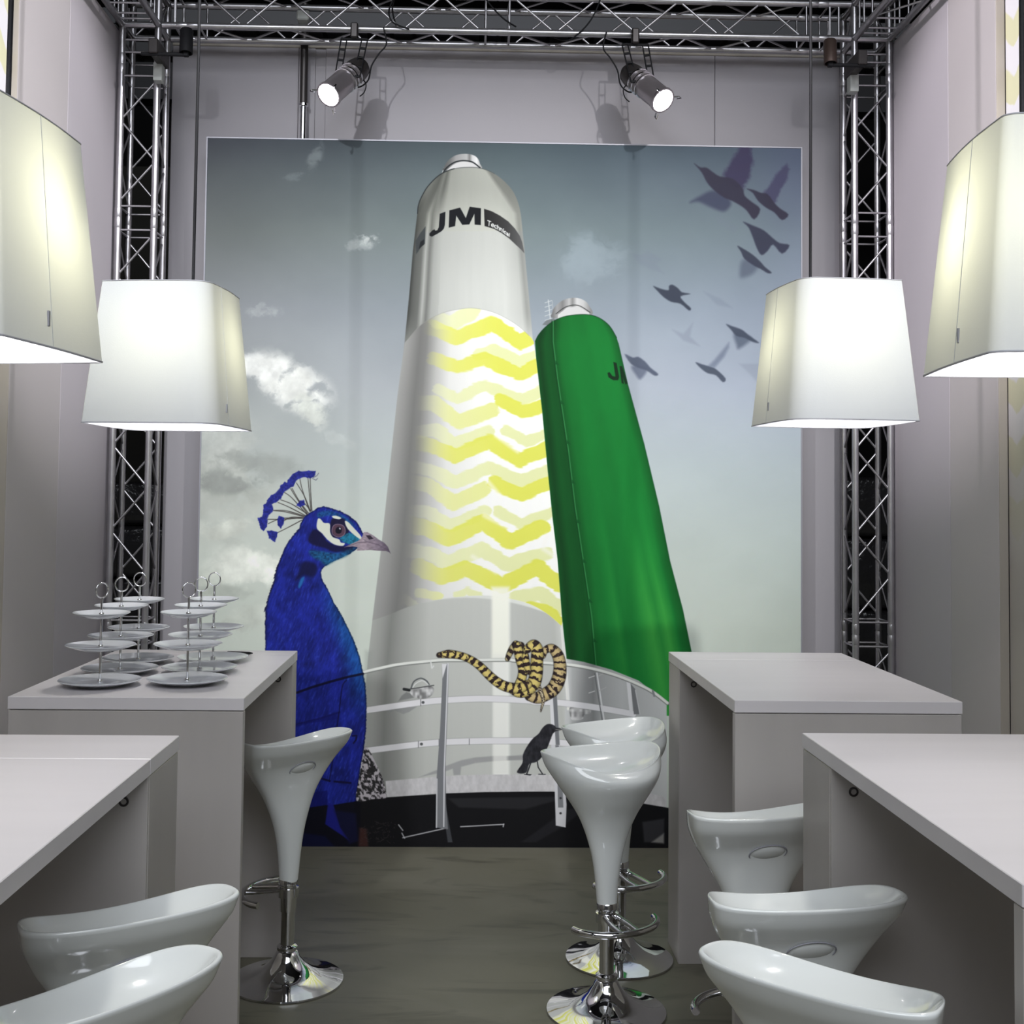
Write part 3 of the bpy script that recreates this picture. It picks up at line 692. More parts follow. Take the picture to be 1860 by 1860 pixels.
    def blue(w, sd):
        x = GX[w]; y = GY[w]
        n1 = fbm(x/16, y/26, 23, 4); n2 = fbm((x+y*.35)/2.2, y/9, 24, 3)
        v = .55+.5*n1+.35*(n2-.5)
        teal = np.clip(sm(sd, 46, 6)*sm(y, 1010, 1100)*sm(-y, -1330, -1200)*sm(x, 560, 640)*1.0, 0, 1)*(.45+.8*n2)
        teal = np.clip(teal, 0, .8)
        c = np.stack([36*v+0*x, 50*v, 172*v], -1)
        c = c*(1-teal[..., None])+np.stack([30*v, 98*v, 172*v], -1)*teal[..., None]
        hi_ = sm(n2, .62, .85)[..., None]*.35
        c = c*(1-hi_)+np.array([70, 96, 200])*hi_
        dark_ = (sm(-sd, -3.5, -.5)*.45)[..., None]
        return c*(1-dark_)
    poly(body, blue, .9, 1, (1.2, 3))
    # head details
    poly(smooth(Pk([(740, 870), (800, 760), (880, 780), (960, 890), (1060, 930), (1160, 940), (1290, 945), (1220, 990), (1050, 1010), (920, 960), (800, 930)]), n=4), (20, 18, 50), 2.5, .85)
    poly(smooth(Pk([(690, 1120), (800, 1130), (850, 1200), (800, 1290), (700, 1270), (600, 1330), (640, 1230)]), n=4), (18, 20, 56), 4, .8)
    poly(smooth(Pk([(1200, 980), (1290, 950), (1180, 1050), (1060, 1100), (940, 1160), (880, 1110), (780, 1060), (760, 990), (900, 1000), (1060, 1020)]), n=4), lambda w, sd: np.array([36, 120, 158])*(.25+1.0*fbm(GX[w]/3, GY[w]/3, 29, 3))[..., None], 3.5, .75)
    poly(smooth(Pk([(860, 620), (850, 570), (960, 540), (1080, 570), (1200, 640), (1290, 740), (1220, 700), (1100, 620), (980, 600)]), n=4), lambda w, sd: np.array([30, 100, 150])*(.4+.9*fbm(GX[w]/2.5, GY[w]/2.5, 30, 3))[..., None], 2.5, .7)
    poly(smooth(Pk([(1100, 860), (1180, 790), (1280, 820), (1330, 860), (1240, 920), (1150, 900)]), n=4), lambda w, sd: np.array([40, 140, 170])*(.45+.8*fbm(GX[w]/2.5, GY[w]/2.5, 31, 3))[..., None], 1.5, .9)
    poly(smooth(Pk([(1000, 650), (1080, 620), (1160, 650), (1200, 760), (1180, 800), (1080, 850), (1000, 820)]), n=4), (28, 24, 52), 1.5, .95)
    white = (218, 222, 208)
    poly(smooth(Pk([(850, 640), (880, 635), (920, 680), (985, 690), (990, 780), (1020, 840), (1090, 865), (1110, 900), (1155, 910), (1130, 940), (1040, 925), (960, 870), (900, 800), (840, 740)]), n=4), white, .9)
    poly(smooth(Pk([(1010, 605), (1060, 600), (1115, 625), (1090, 640), (1030, 628)]), n=4), white, .8)
    poly(smooth(Pk([(1155, 665), (1190, 668), (1250, 730), (1330, 820), (1350, 870), (1290, 840), (1190, 750)]), n=4), white, .8)
    poly(smooth(Pk([(1010, 760), (1030, 710), (1080, 695), (1140, 715), (1160, 770), (1140, 820), (1080, 835), (1030, 810)]), n=4), (86, 62, 78), .8)
    stroke(smooth(Pk([(1010, 760), (1030, 710), (1080, 695), (1140, 715), (1160, 770), (1140, 820), (1080, 840), (1020, 810), (1010, 760)]), False), 1.1, (150, 130, 150), .5, .9)
    poly(smooth(Pk([(1050, 760), (1070, 730), (1110, 730), (1120, 770), (1100, 800), (1060, 795)]), n=4), (20, 18, 34), .8)
    stroke(Pk([(1098, 742), (1102, 748)]), 2.4, (220, 220, 235))
    beak = [(1150, 955), (1230, 915), (1300, 885), (1345, 850), (1370, 785), (1410, 785), (1480, 825), (1540, 870), (1600, 905), (1640, 950), (1672, 1028), (1655, 1010), (1620, 998), (1540, 995), (1440, 985), (1290, 995), (1300, 955), (1240, 945)]
    poly(Pk(beak), lambda w, sd: np.stack([np.interp(GX[w], [620, 660, 690, 708], [168, 158, 128, 74]), np.interp(GX[w], [620, 660, 690, 708], [152, 144, 116, 66]), np.interp(GX[w], [620, 660, 690, 708], [162, 154, 130, 80])], -1)*(.86+.25*vnoise(GX[w]/4, GY[w]/2, 6))[..., None], .7)
    stroke(Pk([(1150, 955), (1300, 905), (1400, 895), (1530, 925), (1640, 990)]), 1.2, (92, 80, 96), .5, .8)
    poly(Pk([(1390, 820), (1440, 820), (1480, 860), (1430, 870)]), (52, 44, 58), .7)
    stroke(Pk([(1345, 850), (1400, 890), (1500, 870), (1600, 910)]), .9, (110, 100, 116), .5, .8)
    poly(smooth(Pk([(630, 1390), (660, 1310), (700, 1290), (680, 1360), (645, 1415)]), n=4), (40, 120, 185), 2, .8)
    for k in range(26):
        t_ = rng.rand(); yy = 1120+540*t_; p0 = np.array(Pk([(np.interp(yy, [1080, 1200, 1330, 1500, 1650], [436, 392, 366, 308, 268]), yy)])[0]); stroke([p0, p0+[-3.5, 5]], 1.2, (26, 26, 60), .6, .9)
    # overlaid shadows and railing seen through the blue
    nav = (16, 16, 52)
    stroke(Bd([(460, 550), (600, 500), (750, 455), (900, 415), (1020, 390)]), 4.2, (14, 14, 40), .8, .9)
    stroke(Bd([(450, 820), (650, 770), (820, 715)]), 3.5, nav, 1, .5); poly(Bd([(450, 820), (815, 710), (810, 770), (560, 810), (450, 840)]), (20, 26, 110), 1, .6)
    stroke(smooth(Bd([(880, 445), (845, 500), (820, 700), (800, 840), (770, 1080), (735, 1300)]), False), 2.0, nav, .8, .8)
    stroke(Bd([(550, 1230), (700, 1285), (740, 1295)]), 3.5, nav, .8, .9); stroke(Bd([(780, 1300), (915, 1312)]), 3.5, nav, .8, .9)
    stroke(Bd([(930, 915), (965, 912), (960, 950), (940, 975)]), 2.6, nav, .8, .95)
    poly(Bd([(440, 1410), (720, 1375), (720, 1500), (440, 1540)]), (16, 20, 96), 1.2, .7)
    poly(Bd([(440, 1540), (700, 1500), (760, 1500), (1000, 1460), (1000, 1860), (440, 1860)]), (12, 12, 22), 1.2, .96)
    poly(Bd([(725, 1480), (770, 1495), (830, 1690), (905, 1800), (850, 1760), (700, 1660)]), (30, 34, 136), 1.5, .95)
    poly(Bd([(480, 1730), (700, 1760), (780, 1850), (480, 1850)]), (18, 22, 66), 3, .7)
    poly(Bd([(770, 1540), (960, 1570), (980, 1800), (905, 1830), (850, 1740)]), (22, 24, 70), 3, .6)
    poly(Bd([(990, 1690), (1050, 1700), (1065, 1850), (980, 1850)]), (92, 52, 44), 3, .6)
    for k in range(70):
        x = 655+rng.rand()*62; y = 1492+rng.rand()*40; stroke([(x, y), (x+rng.randn()*3, y+2)], 1.1, (70, 62, 62), .6, .6)
    # speckled breast feathers
    poly(smooth(Bd([(1035, 1008), (1080, 1050), (1130, 1150), (1180, 1260), (1215, 1400), (1212, 1440), (1100, 1450), (964, 1462), (985, 1280), (1008, 1150)]), n=3),
         lambda w, sd: np.stack([np.where(True, 46+150*sm(fbm((GX[w]-GY[w]*.3)/3.6, GY[w]/5, 41, 3), .4, .62), 0)]*3, -1)*np.array([1, .97, 1]), .8)
    return img

# ------------------------------------------------------------------ the setting
WL, WR = -1.722, 2.082            # inner faces of the side walls
YB = 5.97                          # face of the back wall
add('floor', box(-9, 9, -5, 15, -.1, 0), M_FLOOR)['kind'] = 'structure'
add('ceiling', box(-9, 9, -5, 15, 7.0, 7.2), M_DARKHALL)['kind'] = 'structure'
add('wall_hall', box(-9, 9, 15, 15.2, 0, 7.0), M_DARKHALL)['kind'] = 'structure'
add('wall_hall_side', box(-9.2, -9, -5, 15.2, 0, 7.0), M_DARKHALL)['kind'] = 'structure'
add('wall_hall_side', box(9, 9.2, -5, 15.2, 0, 7.0), M_DARKHALL)['kind'] = 'structure'

wb = empty('wall_back', (0, YB+.04, 0), kind='structure')
WB_TOP = 3.975
add('backing', box(-1.517, 1.903, 0, .03, 0, WB_TOP-.01), M_WALL, wb)
for i, (a, b_) in enumerate(((-1.517, -.877), (-.875, -.791), (-.739, 1.2545), (1.2565, 1.903))):
    o = add('wall_panel', box(a, b_, -.04, -.002, .0, WB_TOP, .003), M_WALL, wb)
add('joint_strip', box(-.790, -.740, -.034, -.002, 0, WB_TOP-.004), M_WALL, wb)
add('top_rail', box(-1.518, 1.904, -.046, .034, WB_TOP-.001, WB_TOP+.016, .003), M_WALLEDGE, wb)

def side_wall(name, X, s, ye):
    # s = +1: the wall body lies on the +x side of its face X
    w = empty(name, (X, 3.0, 0), kind='structure')
    def bb(y0, y1, d0, d1, z1, m, nm='wall_panel'):
        x0, x1 = sorted((s*d0, s*d1))
        return add(nm, box(x0, x1, y0-3.0, y1-3.0, 0, z1, .002), m, w)
    bb(5.045, 5.745, 0, .035, 3.955, M_SIDE)
    bb(ye+.01, 5.041, 0, .035, 3.955, M_BEIGE)
    bb(ye+.003, ye+.009, 0, .035, 3.955, M_WALLEDGE, 'panel_edge')
    for k in range(3):
        bb(ye-1.2*(k+1)+.002, ye-1.2*k, .035, .06, 3.955, M_CHEV, 'printed_panel')
    bb(.975, 5.745, .061, .085, 3.95, M_WALL, 'backing')
    return w
side_wall('wall_left', WL, -1, 4.47); side_wall('wall_right', WR, 1, 4.57)

# ------------------------------------------------------------------ printed mural panel
MX0, MX1, MZ1, MY = -1.292, 1.652, 3.448, 5.80
MURAL_CORNERS = [(377.5, 250.7), (1454.8, 269.7), (1455.0, 1541.5), (350.2, 1536.9)]
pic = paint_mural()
PW, PH = pic.shape[1], pic.shape[0]
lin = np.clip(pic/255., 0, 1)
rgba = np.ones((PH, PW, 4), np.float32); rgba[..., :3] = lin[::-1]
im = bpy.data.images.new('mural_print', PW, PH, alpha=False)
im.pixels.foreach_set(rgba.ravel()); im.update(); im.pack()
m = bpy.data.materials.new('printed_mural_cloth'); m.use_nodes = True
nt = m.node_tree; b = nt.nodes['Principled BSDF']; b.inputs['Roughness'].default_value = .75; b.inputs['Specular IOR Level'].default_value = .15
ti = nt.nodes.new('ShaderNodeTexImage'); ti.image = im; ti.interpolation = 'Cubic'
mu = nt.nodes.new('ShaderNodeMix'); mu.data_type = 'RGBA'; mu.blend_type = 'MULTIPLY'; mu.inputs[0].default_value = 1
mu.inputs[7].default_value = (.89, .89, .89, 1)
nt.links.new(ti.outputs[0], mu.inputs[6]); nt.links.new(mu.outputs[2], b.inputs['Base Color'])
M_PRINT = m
mural = empty('mural_panel', ((MX0+MX1)/2, MY, 0), label='floor-to-top printed wall panel of a peacock, two towers, a snake and flying birds', cat='mural')
hw = (MX1-MX0)/2
bm = bmesh.new(); uvl = bm.loops.layers.uv.new('uv')
vs = [bm.verts.new(p) for p in ((-hw, 0, 0), (hw, 0, 0), (hw, 0, MZ1), (-hw, 0, MZ1))]
f = bm.faces.new(vs)
for l, uv in zip(f.loops, ((0, 0), (1, 0), (1, 1), (0, 1))): l[uvl].uv = uv
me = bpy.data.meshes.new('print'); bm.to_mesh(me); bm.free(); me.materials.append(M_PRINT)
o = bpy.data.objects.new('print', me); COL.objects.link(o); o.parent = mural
for a in (box(-hw-.006, -hw, -.003, .035, 0, MZ1+.006), box(hw, hw+.006, -.003, .035, 0, MZ1+.006), box(-hw, hw, -.003, .035, MZ1, MZ1+.006)):
    add('frame_strip', a, M_FRAME, mural)
add('backing', box(-hw, hw, .002, .035, 0, MZ1-.001), M_WALLEDGE, mural)

# ------------------------------------------------------------------ aluminium trusses
S = .172; CR = .0165; BR = .0055
def truss(name, L, joints, label, mtx, pitch=.195, skip_faces=()):
    t = empty(name, label=label, cat='truss', group=None); t.matrix_world = mtx
    h = S/2
    chord = None
    for sx in (-1, 1):
        for sy in (-1, 1):
            if chord is None: chord = add('chord', tube([(0, 0, 0), (0, 0, L)], CR, 14), M_ALU, t, 60, (sx*h, sy*h, 0))
            else: share('chord', chord, t, loc=(sx*h, sy*h, 0))
    rung = None; br = {}
    coup = None
    faces = [((-h, -h), (h, -h), 0), ((-h, h), (h, h), 1), ((-h, -h), (-h, h), 1), ((h, -h), (h, h), 0)]
    zs = [0]+list(joints)+[L]
    g = .058
    for (a, b_, flip) in faces:
        ax, ay = a; bx, by = b_
        for z in [q for j in zs for q in (j-g, j+g) if 0 < q < L]:
            M_ = along((ax, ay, z), (bx, by, z))
            if rung is None: rung = add('rung', tube([(0, 0, 0), (0, 0, S)], BR, 8), M_ALU, t, 60); rung.matrix_local = M_
            else: share('rung', rung, t, M_)
        for z0, z1 in zip(zs, zs[1:]):
            a0, a1 = z0+g+.02, z1-g-.02
            n = max(1, round((a1-a0)/pitch)); st = (a1-a0)/n
            if a1-a0 < .1: continue
            for k in range(n):
                za, zb = a0+k*st, a0+(k+1)*st
                p, q = ((ax, ay, za), (bx, by, zb)) if (k+flip) % 2 == 0 else ((bx, by, za), (ax, ay, zb))
                key = round(st, 4)
                if key not in br:
                    br[key] = add('brace', tube([(0, 0, 0), (0, 0, math.hypot(S, st))], BR, 8), M_ALU, t, 60); br[key].matrix_local = along(p, q)
                else: share('brace', br[key], t, along(p, q))
    for j in joints:
        for sx in (-1, 1):
            for sy in (-1, 1):
                if coup is None: coup = add('coupler', lathe([(.0166, -.05), (.0178, -.045), (.0178, -.006), (.0168, -.003), (.0168, .003), (.0178, .006), (.0178, .045), (.0166, .05)], 14), M_ALU, t, 40, (sx*h, sy*h, j))
                else: share('coupler', coup, t, loc=(sx*h, sy*h, j))
    return t
TY = 5.70+S/2; ZB = 3.968; ZC = ZB+S/2
LCX, RCX = -1.606, 1.975
T = Matrix.Translation
truss('truss_column', ZB-CR, [1.03, 3.02, 3.775], 'aluminium truss column beside the left wall, behind the cake stands', T((LCX, TY, 0)))
truss('truss_column', ZB-CR, [1.05, 3.045, 3.795], 'aluminium truss column beside the right wall and mural', T((RCX, TY, 0)))
X0, X1 = LCX+S/2+.02, RCX-S/2-.02
beam_m = Matrix.Translation((X0, TY, ZC)) @ Matrix.Rotation(PI/2, 4, 'Y')
truss('truss_beam', X1-X0, [.12, 1.63, X1-X0-.16], 'horizontal aluminium truss beam above the mural carrying both spotlights', beam_m)
side_m = lambda x: Matrix.Translation((x, 2.9, ZC)) @ Matrix.Rotation(-PI/2, 4, 'X')
for x, nm in ((LCX, 'left'), (RCX, 'right')):
    truss('truss_beam', TY-S/2-.02-2.9, [TY-S/2-.2-2.9], f'aluminium truss beam running forward along the top of the {nm} wall', side_m(x))
# corner blocks that join column, back beam and side beam
for x, nm in ((LCX, 'left'), (RCX, 'right')):
    t = empty('truss_corner_block', (x, TY, ZB), label=f'cube corner block of tubes joining trusses at the {nm} rear corner', cat='truss corner')
    h = S/2; r0 = None
    for z in (0, S):
        for a, b_ in (((-h, -h), (h, -h)), ((-h, h), (h, h)), ((-h, -h), (-h, h)), ((h, -h), (h, h))):
            add('tube', tube([(a[0], a[1], z), (b_[0], b_[1], z)], CR, 12), M_ALU, t, 60)
    for sx in (-1, 1):
        for sy in (-1, 1): add('tube', tube([(sx*h, sy*h, -.02), (sx*h, sy*h, S+.02)], CR*1.05, 12), M_ALU, t, 60)
    for p, q in ((((-h, h, 0)), ((h, h, S))), (((-h, -h, S)), ((-h, h, 0))), ((h, -h, 0), (h, h, S))):
        add('brace', tube([p, q], BR, 8), M_ALU, t, 60)

# steel pole behind the mural
PX = -.842
pl = empty('steel_pole', (PX, 5.922, 0), label='upright steel pole clamped to the back truss, rising from behind the mural', cat='pole')
add('tube', tube([(0, 0, 0), (0, 0, 3.66)], .0165, 16), M_CHROME, pl, 60)
add('sleeve', tube([(0, 0, 3.66), (0, 0, 4.18)], .0195, 16), M_DARKMETAL, pl, 60)
add('collar', lathe([(.017, 3.652), (.025, 3.655), (.025, 3.668), (.02, 3.672)], 20), M_CHROME, pl, 40)
add('clamp', box(-.03, .03, -.085, .025, ZB+.10, ZB+.15, .006), M_GREYBOX, pl)

# ------------------------------------------------------------------ spotlights on the beam
def spotlight(loc, direction, yoke_top, s, label):
    root = empty('spotlight', loc, label=label, cat='spotlight', group='lit par spotlights on the back truss')
    K = 1.15
    d = Vector(direction).normalized()
    R_ = d.to_track_quat('Z', 'Y').to_matrix().to_4x4()
    def pt(nm, bm, mt, sm_=50):
        o = add(nm, bm, mt, root, sm_); o.matrix_local = R_ @ Matrix.Scale(K, 4); return o
    # +Z points out of the lens; pivot at origin
    pt('body', lathe([(.047, -.06), (.05, -.055), (.05, .12), (.054, .122), (.054, .134), (.047, .134), (.047, .112), (.0, .110)], 32), M_CHROMEDARK)
    pt('rear_cap', lathe([(0, -.155), (.028, -.152), (.045, -.13), (.05, -.10), (.05, -.062), (.044, -.062)], 32), M_DARKMETAL)
    for z in (-.058, -.03, -.005): pt('ring', lathe([(.05, z), (.0535, z+.001), (.0535, z+.005), (.05, z+.006)], 32), M_CHROME)
    pt('lens', lathe([(0, .137), (.03, .134), (.046, .124), (.046, .118), (0, .117)], 32), M_LENS)
    for k in range(3):
        a = 2*PI*k/3+.5
        c = bmesh.new()
        p = Vector((math.cos(a)*.056, math.sin(a)*.056, .13)); q = Vector((math.cos(a)*.074, math.sin(a)*.074, .14))
        tube([p, q, q+Vector((0, 0, .014)), p+Vector((0, 0, .02))], .003, 6, c)
        pt('filter_clip', c, M_CHROME)
    for sd in (-1, 1):
        c = bmesh.new(); p = R_ @ Vector((sd*.062, 0, -.02))
        q = Vector(yoke_top)+Vector((sd*.05, 0, 0))
        n = 9
        # flat perforated arm: two rails and cross webs leave round openings
        dr = (q-p).normalized(); w_ = dr.cross(Vector((0, 1, 0))).normalized()*.014
        tube([p-w_, q-w_], .0035, 6, c); tube([p+w_, q+w_], .0035, 6, c)
        for k in range(5):
            u = p+(q-p)*k/4; tube([u-w_, u+w_], .006, 6, c)
        add('yoke_arm', c, M_BLACK, root, 50)
    c = bmesh.new(); tube([Vector(yoke_top)+Vector((-.055, 0, 0)), Vector(yoke_top)+Vector((.055, 0, 0))], .006, 8, c)
    add('yoke_bar', c, M_BLACK, root, 50)
    c = box(-.018, .018, -.024, .024, 0, .075, .006); add('hook_clamp', c, M_DARKMETAL, root, loc=tuple(Vector(yoke_top)))
    # supply lead looping from the truss to the rear cap
    rear = R_ @ Vector((0, 0, -.14))
    yt = Vector(yoke_top)
    pts = [yt+Vector((s*.14, .0, .06)), yt+Vector((s*.155, 0, -.02)), yt+Vector((s*.12, 0, -.07)), yt+Vector((s*.085, 0, -.13)), yt+Vector((s*.07, .0, -.20)), yt+Vector((s*.03, 0, -.235)), yt+Vector((s*.0, 0, -.225)), rear+Vector((s*.01, 0, -.05))]
    add('supply_lead', tube(catmull(pts, 6), .0038, 8), M_BLACK, root, 60)
    pts = [rear+Vector((s*.0, -.01, -.04)), rear+Vector((s*.035, -.03, -.085)), rear+Vector((s*.03, -.04, -.13)), rear+Vector((s*.01, -.05, -.155))]
    add('lead_end', tube(catmull(pts, 6), .003, 8), M_BLACK, root, 60)
    return root
M_CHROMEDARK = mat('smoked_chrome', (.34, .31, .33), .3, .75)
# left: lens at (-.647, 5.35, 3.52), rear at about (-.55, 5.6, 3.75)
pL = Vector((-.598, 5.57, 3.665)); dL = Vector((-.42, -.60, -.66))
spotlight(pL, dL, Vector((-.565, 5.665, 3.905))-pL, 1, 'lit chrome spotlight hanging from the truss beside the steel pole')
pR = Vector((.838, 5.57, 3.665)); dR = Vector((.44, -.60, -.64))
spotlight(pR, dR, Vector((.800, 5.665, 3.905))-pR, -1, 'lit chrome spotlight hanging from the truss above the flying birds')
for p, d in ((pL, dL), (pR, dR)):
    q = p+d.normalized()*.15
    light('spotlight_beam', 'SPOT', q, 28, (1, .96, .97), q+d, spot_size=math.radians(95), spot_blend=.8, shadow_soft_size=.04)

# small unlit cylinder lamps on arms from the columns
def cyl_lamp(x, z, sx, label, mt):
    root = empty('cylinder_lamp', (x, 5.50, z), label=label, cat='lamp', group='unlit cylinder lamps on the truss columns')
    b = lathe([(0, .075), (.026, .073), (.031, .065), (.031, -.045), (.027, -.045), (.027, .0), (0, .002)], 28)
    o = add('body', b, mt, root, 40); o.rotation_euler = (math.radians(-6), sx*-.0+.0, -sx*.1)
    add('arm', box(min(0, sx*.21), max(0, sx*.21), -.008, .008, -.058, -.042, .003), M_BLACK, root)
    add('elbow', box(-.012, .012, -.012, .012, -.06, -.035, .003), M_BLACK, root)
    add('mount', box(sx*.15-.022, sx*.15+.022, -.02, .20, -.05, .02, .004), M_DARKMETAL, root)
    return root
cyl_lamp(-1.335, 3.80, -1, 'small black unlit cylinder lamp on an arm at the top left of the mural wall', M_BLACK)
cyl_lamp(1.707, 3.81, 1, 'small brown unlit cylinder lamp on an arm at the right truss column', mat('brown_metal', (.10, .07, .06), .35, .5))
for x, z, nm in ((-1.50, 3.745, 'left'), (1.865, 3.755, 'right')):
    o = add('connector_box', box(x-.022, x+.022, 5.625, 5.683, z-.075, z+.015, .008, seg=2), M_GREYBOX, None, 40)
    tag(o, f'pale grey plastic connector box fixed high on the {nm} truss column', 'connector')

# ------------------------------------------------------------------ pendant lamps
soft = .075
def plan(half, sharp, z, n=10, bulge=.007):
    # rounded square outline; sharp = set of corner indices (0: -x-y, 1: +x-y, 2: +x+y, 3: -x+y) that are tight
    out = []
    for k, (cx, cy) in enumerate(((-1, -1), (1, -1), (1, 1), (-1, 1))):
        r = (.008 if k in sharp else soft)*half/.21
        c = Vector((cx*(half-r), cy*(half-r), z)); a0 = PI+k*PI/2
        for i in range(n+1):
            a = a0+i/n*PI/2
            out.append(c+Vector((math.cos(a)*r, math.sin(a)*r, 0)))
    # resample long straight runs and bow them outward slightly
    res = []
    for i, p in enumerate(out):
        q = out[(i+1) % len(out)]; L_ = (q-p).length
        m_ = max(1, int(L_/half/.14+.01))
        nrm = Vector((q.y-p.y, -(q.x-p.x), 0)).normalized() if L_ > 1e-6 else Vector((0, 0, 0))
        for k in range(m_):
            t = k/m_; res.append(p+(q-p)*t+nrm*(bulge*math.sin(PI*t) if m_ > 2 else 0))
    return res

def shade_mesh(hb, ht, h, sharp):
    b = bmesh.new(); rings = []
    NZ = 14
    for side in (0, 1):
        rr = []
        for k in range(NZ+1):
            t = k/NZ
            half = hb+(ht-hb)*t-(.0022 if side else 0)
            rr.append([b.verts.new(p) for p in plan(half, sharp, h*t)])
        rings.append(rr)
    for side, rr in enumerate(rings):
        for A, B_ in zip(rr, rr[1:]):
            for j in range(len(A)):
                k = (j+1) % len(A); b.faces.new((A[j], A[k], B_[k], B_[j]))
    for k in (0, -1):
        A, B_ = rings[0][k], rings[1][k]
        for j in range(len(A)):
            q = (j+1) % len(A); b.faces.new((A[j], A[q], B_[q], B_[j]))
    return b

def pendant(x, y, z, h, sharp, off, tagpos, label, power, rz):
    root = empty('pendant_lamp', (x, y, z), rz, label=label, cat='lamp', group='white square pendant lamps over the bar tables')
    global soft
    soft = .075 if y > 3 else .03
    hb, ht = .212, .172
    # single-skin cloth so that light passes once
    b = bmesh.new(); NZ = 14; rr = []
    for k in range(NZ+1):
        t = k/NZ; rr.append([b.verts.new(p) for p in plan(hb+(ht-hb)*t, sharp, h*t)])
    for A, B_ in zip(rr, rr[1:]):
        for j in range(len(A)):
            k = (j+1) % len(A); b.faces.new((A[j], A[k], B_[k], B_[j]))
    add('shade', b, M_SHADE, root, 60)
    add('bottom_rim', tube(plan(hb, sharp, .0), .0022, 6, closed=True), M_RIM, root, 60)
    add('top_rim', tube(plan(ht, sharp, h), .0018, 6, closed=True), M_RIM, root, 60)
    # stitched seam down one side and a small tag near the bottom
    fx, fy, face = tagpos
    def on(t, u):
        half = hb+(ht-hb)*t; bow = .007*math.sin(PI*(u+1)/2)
        if face == 'x+': return Vector((half+bow+.001, u*half, h*t))
        if face == 'x-': return Vector((-half-bow-.001, u*half, h*t))
    s_ = bmesh.new(); tube([on(t/12, fy) for t in range(13)], .0006, 6, s_); add('seam', s_, M_SHADE, root, 60)
    p = on(.12, fy-.06); add('tag', box(-.002, .002, -.003, .003, -.014, .014), M_TAG, root, loc=tuple(p))
    # spider frame, lamp holder, bulb, cable
    hub = Vector((off[0], off[1], h-.012))
    f_ = bmesh.new()
    for cx, cy in ((-1, -1), (1, -1), (1, 1), (-1, 1)):
        rr_ = .97 if (0 if cx < 0 and cy < 0 else 1 if cx > 0 and cy < 0 else 2 if cx > 0 else 3) in sharp else .80
        tube([hub, (cx*ht*rr_, cy*ht*rr_, h-.006)], .0018, 6, f_)
    add('spider_frame', f_, M_CHROME, root, 60)
    add('lamp_holder', tube([hub+Vector((0, 0, .03)), hub+Vector((0, 0, -.07))], .019, 16), M_BLACK, root, 50)
    bz = lathe([(0, -.055), (.018, -.05), (.03, -.03), (.033, -.008), (.028, .016), (.016, .04), (.013, .055), (0, .055)], 24)
    add('bulb', bz, M_BULB, root, 60, tuple(hub+Vector((0, 0, -.125))))
    top = 7.0-z
    add('cable', tube([hub+Vector((0, 0, .03)), hub+Vector((.002, 0, .8)), hub+Vector((0, 0, 1.7)), (hub.x, hub.y, top)], .0055, 8), M_BLACK, root, 60)
    light('pendant_light', 'POINT', (x+off[0]*.5, y+off[1]*.5, z+h*.6), power, (1, .97, .90), shadow_soft_size=.05)
    return root
pendant(-.972, 3.905, 1.905, .452, (0, 2), (.035, .09), (0, -.35, 'x+'), 'square white pendant lamp above the left table with the cake stands', 16, -.10)
pendant(1.25, 4.015, 1.95, .468, (1, 3), (-.04, .09), (0, .2, 'x-'), 'square white pendant lamp above the rear table on the right', 16, .10)
pendant(-.991, 2.277, 1.95, .445, (0, 2), (.055, .09), (0, -.1, 'x+'), 'white pendant lamp cut off by the left edge, above the front left table', 26, -.13)
pendant(1.172, 2.285, 1.95, .445, (1, 3), (-.045, .09), (0, -.1, 'x-'), 'white pendant lamp cut off by the right edge, above the front right table', 26, -.09)

# ------------------------------------------------------------------ bar tables
def bar_table(x0, x1, y0, y1, leg, s, label, seam=True):
    # s = +1: the aisle side is x0; s = -1: the aisle side is x1.  far end has the deep leg, near end a thin end panel
    cx, cy = (x0+x1)/2, (y0+y1)/2
    root = empty('bar_table', (cx, cy, 0), label=label, cat='table', group='tall pale bar tables')
    hx, hy = (x1-x0)/2, (y1-y0)/2; th = .036; H = 1.1
    sp = hy-leg
    add('table_top', box(-hx, hx, -hy, sp-.0018 if seam else hy, H-th, H, .0015), M_LAMIN, root)
    if seam: add('end_top', box(-hx, hx, sp+.0008, hy, H-th, H, .0015), M_LAMIN, root)
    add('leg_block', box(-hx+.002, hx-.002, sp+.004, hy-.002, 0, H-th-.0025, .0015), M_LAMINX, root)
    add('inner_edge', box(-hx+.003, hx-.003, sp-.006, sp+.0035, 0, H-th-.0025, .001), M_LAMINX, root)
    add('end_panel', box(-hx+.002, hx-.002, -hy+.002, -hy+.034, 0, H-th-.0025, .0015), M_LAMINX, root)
    g = lathe([(0, -.004), (.006, -.004), (.007, .002), (.010, .002), (.0115, 0), (.0115, -.001)], 24)
    o = add('cable_grommet', g, M_DARKMETAL, root, 50, ((-s)*(hx-.055), sp-.0065, H-th-.055)); o.rotation_euler = (PI/2, 0, 0)
    return root
bar_table(-1.30, -.628, 3.435, 4.515, .10, -1, 'tall pale bar table holding the cake stands, in front of the left column')
bar_table(-1.355, -.682, 1.72, 2.892, .26, -1, 'tall pale bar table cut off by the left edge, bare top')
bar_table(.790, 1.461, 3.458, 4.578, .215, 1, 'tall bare pale bar table beside the right end of the mural')
bar_table(.850, 1.522, 1.80, 2.975, .222, 1, 'tall bare pale bar table cut off by the right edge', seam=False)

